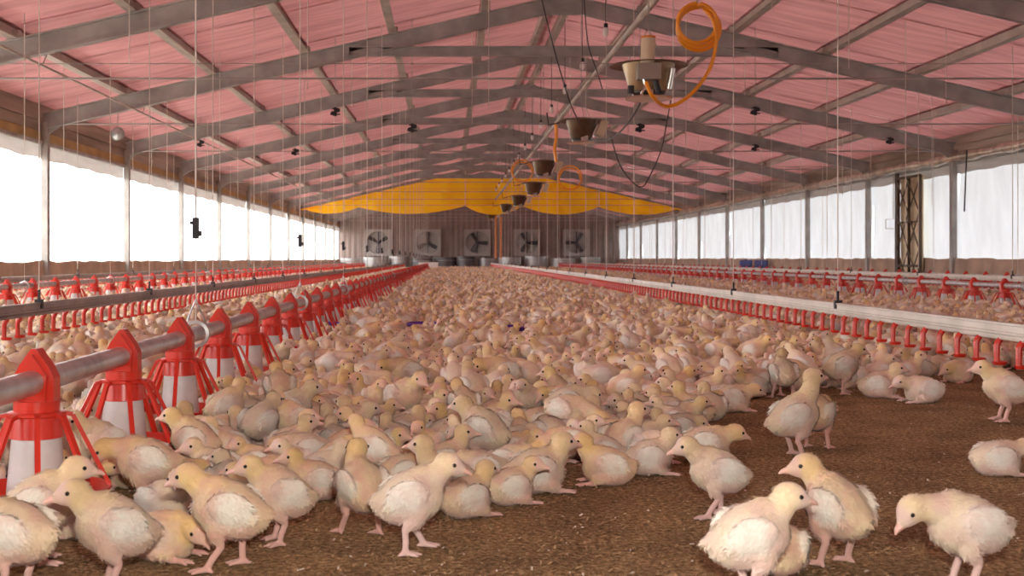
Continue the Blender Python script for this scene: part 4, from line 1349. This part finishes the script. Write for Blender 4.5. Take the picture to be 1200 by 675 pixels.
# the birds one can single out: foot pixel, heading (0 right, 90 away, 180 left, 270 towards us), pose, size, label
NEAR = [
    (480, 648, 12, 'walk', 1.10, 'chick walking right on bare litter in front of the flock, pink legs in full view'),
    (424, 628, 118, 'stand_right', 1.05, 'chick seen from behind with one pink leg, just left of the walking chick'),
    (546, 606, 40, 'sit_up', 0.98, 'chick resting tucked behind the breast of the walking chick'),
    (330, 637, 196, 'stand_side', 1.02, 'chick standing on pink leg facing left, second left of the walking chick'),
    (270, 668, 176, 'walk', 1.12, 'large blurred chick at the bottom edge facing left beside the feeder'),
    (190, 655, 350, 'sit_sleep', 1.05, 'chick lying low at the bottom left between two larger blurred chicks'),
    (135, 690, 200, 'stand_side', 1.10, 'yellow-headed blurred chick cut off by the bottom edge on the left'),
    (45, 660, 20, 'stand_side', 1.12, 'large blurred chick in the bottom left corner with head towards the feeder'),
    (20, 700, 160, 'stand_low', 1.10, 'blurred chick back filling the very bottom left corner'),
    (100, 628, 186, 'sit_up', 1.0, 'pink-faced blurred chick resting in front of the nearest feeder pan, facing left'),
    (172, 596, 184, 'stand_low', 1.10, 'big chick bent left to eat from the second red pan'),
    (228, 560, 168, 'stand_side', 1.02, 'chick standing broadside behind the one eating from the second pan'),
    (265, 585, 95, 'sit_left', 0.95, 'small chick sitting with raised head between the second pan and the standing chick'),
    (628, 577, 18, 'sit_up', 1.18, 'plump chick resting at the front edge of the flock, facing right'),
    (712, 568, 172, 'sit_up', 1.05, 'chick resting at the front edge facing left towards the plump one'),
    (760, 556, 10, 'sit_up', 1.00, 'chick resting at the front edge with yellow head turned right, beside bare litter'),
    (826, 541, 4, 'sit_low', 1.10, 'chick with reddish head lying above the left-facing standing chick'),
    (842, 606, 182, 'walk', 1.02, 'chick standing on bare litter facing left with head stretched forward'),
    (878, 706, 8, 'stand_side', 1.12, 'large white chick at the bottom edge facing right with pinkish head'),
    (914, 672, 80, 'sit_up', 1.0, 'pink chick half hidden behind the large white one at the bottom edge'),
    (982, 664, 118, 'stand_left', 1.12, 'chick seen from behind with spread legs, head turned left, on bare litter'),
    (1134, 690, 184, 'stand_low', 1.12, 'chick at the lower right with lowered yellow head facing left'),
    (1168, 557, 6, 'sit_low', 1.02, 'chick lying down by the right edge, facing right'),
    (930, 536, 8, 'stand_tall', 1.16, 'tall chick with stretched neck standing alone on bare litter'),
    (957, 526, 60, 'stand_low', 1.00, 'chick half hidden right behind the tall chick with stretched neck'),
    (1082, 472, 182, 'sit_low', 1.08, 'chick lying flat facing left on litter below the drinker cups'),
    (1178, 494, 172, 'stand_side', 1.12, 'chick by the right edge facing left, upright under the drinker rail'),
    (986, 462, 14, 'walk', 1.10, 'chick standing with legs apart facing right just behind the bare litter'),
    (1030, 466, 350, 'sit_up', 1.08, 'chick sitting upright beside the one with legs apart'),
    (1076, 443, 170, 'sit_up', 1.05, 'chick sitting under the drinker cups left of the last bare patch'),
    (1124, 448, 220, 'sit_sleep', 1.05, 'huddled chick under the nearest drinker cups'),
    (858, 482, 5, 'sit_low', 1.02, 'chick at the flock edge facing right onto the bare litter'),
    (880, 466, 200, 'sit_up', 1.0, 'chick sitting at the flock edge behind the one facing the bare litter'),
    (918, 468, 95, 'stand_right', 1.0, 'chick standing behind the tall chick at the flock edge'),
    (520, 560, 20, 'sit_tall', 1.0, 'chick with white wing behind the walking chick, head up'),
    (372, 585, 190, 'sit_up', 1.0, 'chick with pink face resting behind the two standing chicks on the left'),
    (340, 520, 15, 'stand_side', 1.05, 'chick standing head up among the flock right of the third feeder'),
    (478, 470, 195, 'stand_low', 1.05, 'chick standing broadside facing left in the middle of the flock'),
    (590, 470, 195, 'stand_low', 1.08, 'chick with pink wing standing broadside facing left near the purple tray'),
]
placed = []
for (px, py, ang, pose, sc, lb) in NEAR:
    g = ground(px, py)
    sc *= float(np.interp(py, [470, 560, 640], [0.90, 0.82, 0.81]))
    place_chick(pose, g.x, g.y, D(ang), sc, lb, 'chicks nearest the camera')
    placed.append((g.x, g.y, D(ang), sc))

BX = [-400, 0, 190, 240, 300, 360, 420, 470, 560, 610, 680, 770, 800, 860, 900, 960, 1040, 1130, 1200, 1700]
BY = [1500, 900, 690, 640, 618, 600, 590, 580, 596, 585, 575, 560, 532, 486, 470, 458, 450, 440, 436, 430]
def in_flock(x, y):
    px = VPX + F * x / y; py = VPY + F * EYE / y
    return py < np.interp(px, BX, BY)

sit_names = ['sit_up', 'sit_left', 'sit_right', 'sit_low', 'sit_tall', 'sit_sleep']
stand_names = ['stand_side', 'stand_left', 'stand_right', 'stand_tall', 'stand_low', 'walk', 'peck']
names = sit_names + stand_names
def scatter():
    pts = []
    for (ya, yb, sp) in ((0.9, 12.0, 0.142), (12.0, 67.0, 0.160)):
        ny = int((yb - ya) / (sp * 0.866)); nx = int((XR - XL - 0.3) / sp)
        for j in range(ny):
            y = ya + j * sp * 0.866
            for i in range(nx):
                x = XL + 0.15 + (i + 0.5 * (j % 2)) * sp
                pts.append((x, y))
    pts = np.array(pts)
    pts += rng.uniform(-0.040, 0.040, pts.shape)
    pts = pts[(pts[:, 0] > XL + 0.12) & (pts[:, 0] < XR - 0.12)]
    keep = in_flock(pts[:, 0], pts[:, 1])
    ppx = VPX + F * pts[:, 0] / pts[:, 1]
    keep &= ~((pts[:, 1] < 2.25) & (ppx > -160) & (ppx < 1360))
    fx = np.array(FEEDERS)
    for lx in sorted(set(fx[:, 0])):
        f = fx[fx[:, 0] == lx]
        yk = f[0, 1] + np.round((pts[:, 1] - f[0, 1]) / 0.768) * 0.768
        yk = np.maximum(yk, f[0, 1])
        keep &= np.hypot(pts[:, 0] - lx, pts[:, 1] - yk) > 0.225
    for (x, y, _a, _s) in placed:
        keep &= np.hypot(pts[:, 0] - x, pts[:, 1] - y) > 0.135
    keep &= ~((np.abs(pts[:, 0] + 0.95) < 0.8) & (np.abs(pts[:, 1] - 60) < 0.6))
    for (x, y) in TRAYS:
        keep &= np.hypot(pts[:, 0] - x, pts[:, 1] - y) > 0.20
    keep &= ~((pts[:, 1] > 66.2))
    return pts[keep]
pts = scatter()
N = len(pts)
stand = rng.random(N) < 0.18
var = np.where(stand, rng.integers(len(sit_names), len(names), N), rng.integers(0, len(sit_names), N))
var[(var == names.index('stand_tall')) & (rng.random(N) < 0.8)] = names.index('sit_low')
ang = rng.random(N) * 2 * PI
scl = rng.uniform(0.72, 0.92, N)
# the ones that show largest are birds of their own
px = VPX + F * pts[:, 0] / pts[:, 1]; py = VPY + F * EYE / pts[:, 1]
vis = (px > -25) & (px < 1225) & (py < 730)
order = np.argsort(pts[:, 1] + np.where(vis, 0, 1000))
solo = order[:300 - len(NEAR)]
LOOK = {'stand_side': 'standing', 'stand_left': 'standing', 'stand_right': 'standing', 'stand_tall': 'tall standing', 'stand_low': 'forward-leaning',
        'walk': 'stepping', 'peck': 'pecking', 'sit_up': 'sitting', 'sit_left': 'head-turned sitting', 'sit_right': 'head-turned sitting',
        'sit_low': 'low-lying', 'sit_tall': 'upright sitting', 'sit_sleep': 'dozing'}
def facing(a):
    a = math.degrees(a) % 360
    for lim, nm in ((22.5, 'right'), (67.5, 'rear right'), (112.5, 'away'), (157.5, 'rear left'), (202.5, 'left'), (247.5, 'front left'), (292.5, 'the camera'), (337.5, 'front right')):
        if a < lim: return nm
    return 'right'
def zone(x, y, px, py, pose, a):
    k = int(min(max(round((y - 2.87) / 0.768), 0), 15))
    if x < -0.95: band, grp = 'left of feeder row', 'chicks left of the near feeder row'
    elif x < -0.35: band, grp = 'just right of feeder row', 'chicks by the near feeder row'
    elif x < 0.35: band, grp = 'mid-flock left', 'chicks in the middle of the flock'
    elif x < 1.2: band, grp = 'mid-flock right', 'chicks in the middle of the flock'
    else: band, grp = 'near white drinker rail', 'chicks below the white drinker rail'
    return '%s chick facing %s, %s, abreast of %s feeder' % (LOOK[pose], facing(a), band, ordinal(k)), grp
def circles(x, y, a, sc):
    c, s_ = math.cos(a), math.sin(a)
    return [(x + c * d * sc, y + s_ * d * sc, r * sc) for d, r in ((-0.045, 0.052), (0.0, 0.06), (0.045, 0.055), (0.095, 0.036))]
def settle():
    """turn and nudge the single birds so that they press against each other instead of through each other"""
    done = [q for p_ in placed for q in circles(*p_)]
    done += [(fx_, fy_, 0.165) for fx_, fy_ in FEEDERS if fy_ < 12]
    for i in solo:
        best = None
        near = [q for q in done if abs(q[0] - pts[i, 0]) < 0.45 and abs(q[1] - pts[i, 1]) < 0.45]
        for t in range(26):
            x = pts[i, 0] + random.uniform(-0.05, 0.05); y = pts[i, 1] + random.uniform(-0.05, 0.05); a = random.uniform(0, 2 * PI)
            cost = sum(max(0, q[2] + c[2] - math.hypot(q[0] - c[0], q[1] - c[1])) ** 2 for c in circles(x, y, a, scl[i]) for q in near)
            if best is None or cost < best[0]: best = (cost, x, y, a)
        pts[i, 0], pts[i, 1], ang[i] = best[1], best[2], best[3]
        done += circles(best[1], best[2], best[3], scl[i])
settle()
src_obj = {}
for r_, i in enumerate(solo):
    hi = r_ < 170
    pose = names[var[i]]
    if not hi and len(src_obj) < len(names):
        todo = [n_ for n_ in names if n_ not in src_obj]
        pose = todo[0]
    lb, gp = zone(pts[i, 0], pts[i, 1], px[i], py[i], pose, ang[i])
    o = place_chick(pose, pts[i, 0], pts[i, 1], ang[i], scl[i], lb, gp, hi)
    if not hi and pose not in src_obj: src_obj[pose] = o
by_label = {}
for o in [q for q in COL.objects if q.get('category') == 'chick']:
    by_label.setdefault(o['label'], []).append(o)
for lb, os_ in by_label.items():
    os_.sort(key=lambda q: q.location.y)
    words = {2: ('nearer', 'farther'), 3: ('nearest', 'middle', 'farthest'), 4: ('nearest', 'second', 'third', 'farthest')}.get(len(os_))
    if words:
        for w_, o in zip(words, os_): o['label'] = w_ + ' ' + lb
rest = order[300 - len(NEAR):]

def flock(idx):
    me = bpy.data.meshes.new('chick_flock')
    P3 = np.zeros((len(idx), 3)); P3[:, :2] = pts[idx]
    me.from_pydata(P3.tolist(), [], [])
    a = me.attributes.new('rot', 'FLOAT_VECTOR', 'POINT')
    r3 = np.zeros((len(idx), 3), dtype=np.float32); r3[:, 2] = ang[idx]
    a.data.foreach_set('vector', r3.ravel())
    a = me.attributes.new('scl', 'FLOAT', 'POINT'); a.data.foreach_set('value', scl[idx].astype(np.float32))
    a = me.attributes.new('var', 'INT', 'POINT'); a.data.foreach_set('value', var[idx].astype(np.int32))
    o = link('chick_flock', me)
    ng = bpy.data.node_groups.new('flock', 'GeometryNodeTree')
    ng.interface.new_socket('Geometry', in_out='INPUT', socket_type='NodeSocketGeometry')
    ng.interface.new_socket('Geometry', in_out='OUTPUT', socket_type='NodeSocketGeometry')
    nd = ng.nodes; lk = ng.links
    gi = nd.new('NodeGroupInput'); go = nd.new('NodeGroupOutput')
    iop = nd.new('GeometryNodeInstanceOnPoints'); iop.inputs['Pick Instance'].default_value = True
    lk.new(gi.outputs[0], iop.inputs['Points'])
    jn = nd.new('GeometryNodeJoinGeometry')
    for n_ in reversed(names):
        oi = nd.new('GeometryNodeObjectInfo'); oi.transform_space = 'ORIGINAL'
        oi.inputs['Object'].default_value = src_obj[n_]; oi.inputs['As Instance'].default_value = True
        lk.new(oi.outputs['Geometry'], jn.inputs[0])
    lk.new(jn.outputs[0], iop.inputs['Instance'])
    def named(nm, t):
        q = nd.new('GeometryNodeInputNamedAttribute'); q.data_type = t; q.inputs['Name'].default_value = nm
        return [s_ for s_ in q.outputs if s_.enabled and s_.name == 'Attribute'][0]
    lk.new(named('var', 'INT'), iop.inputs['Instance Index'])
    e2r = nd.new('FunctionNodeEulerToRotation')
    lk.new(named('rot', 'FLOAT_VECTOR'), e2r.inputs[0]); lk.new(e2r.outputs[0], iop.inputs['Rotation'])
    lk.new(named('scl', 'FLOAT'), iop.inputs['Scale'])
    lk.new(iop.outputs[0], go.inputs[0])
    md = o.modifiers.new('flock', 'NODES'); md.node_group = ng
    tag(o, 'dense flock of cream and pink chicks covering the barn floor to the far end', 'flock', kind='stuff')
flock(rest)
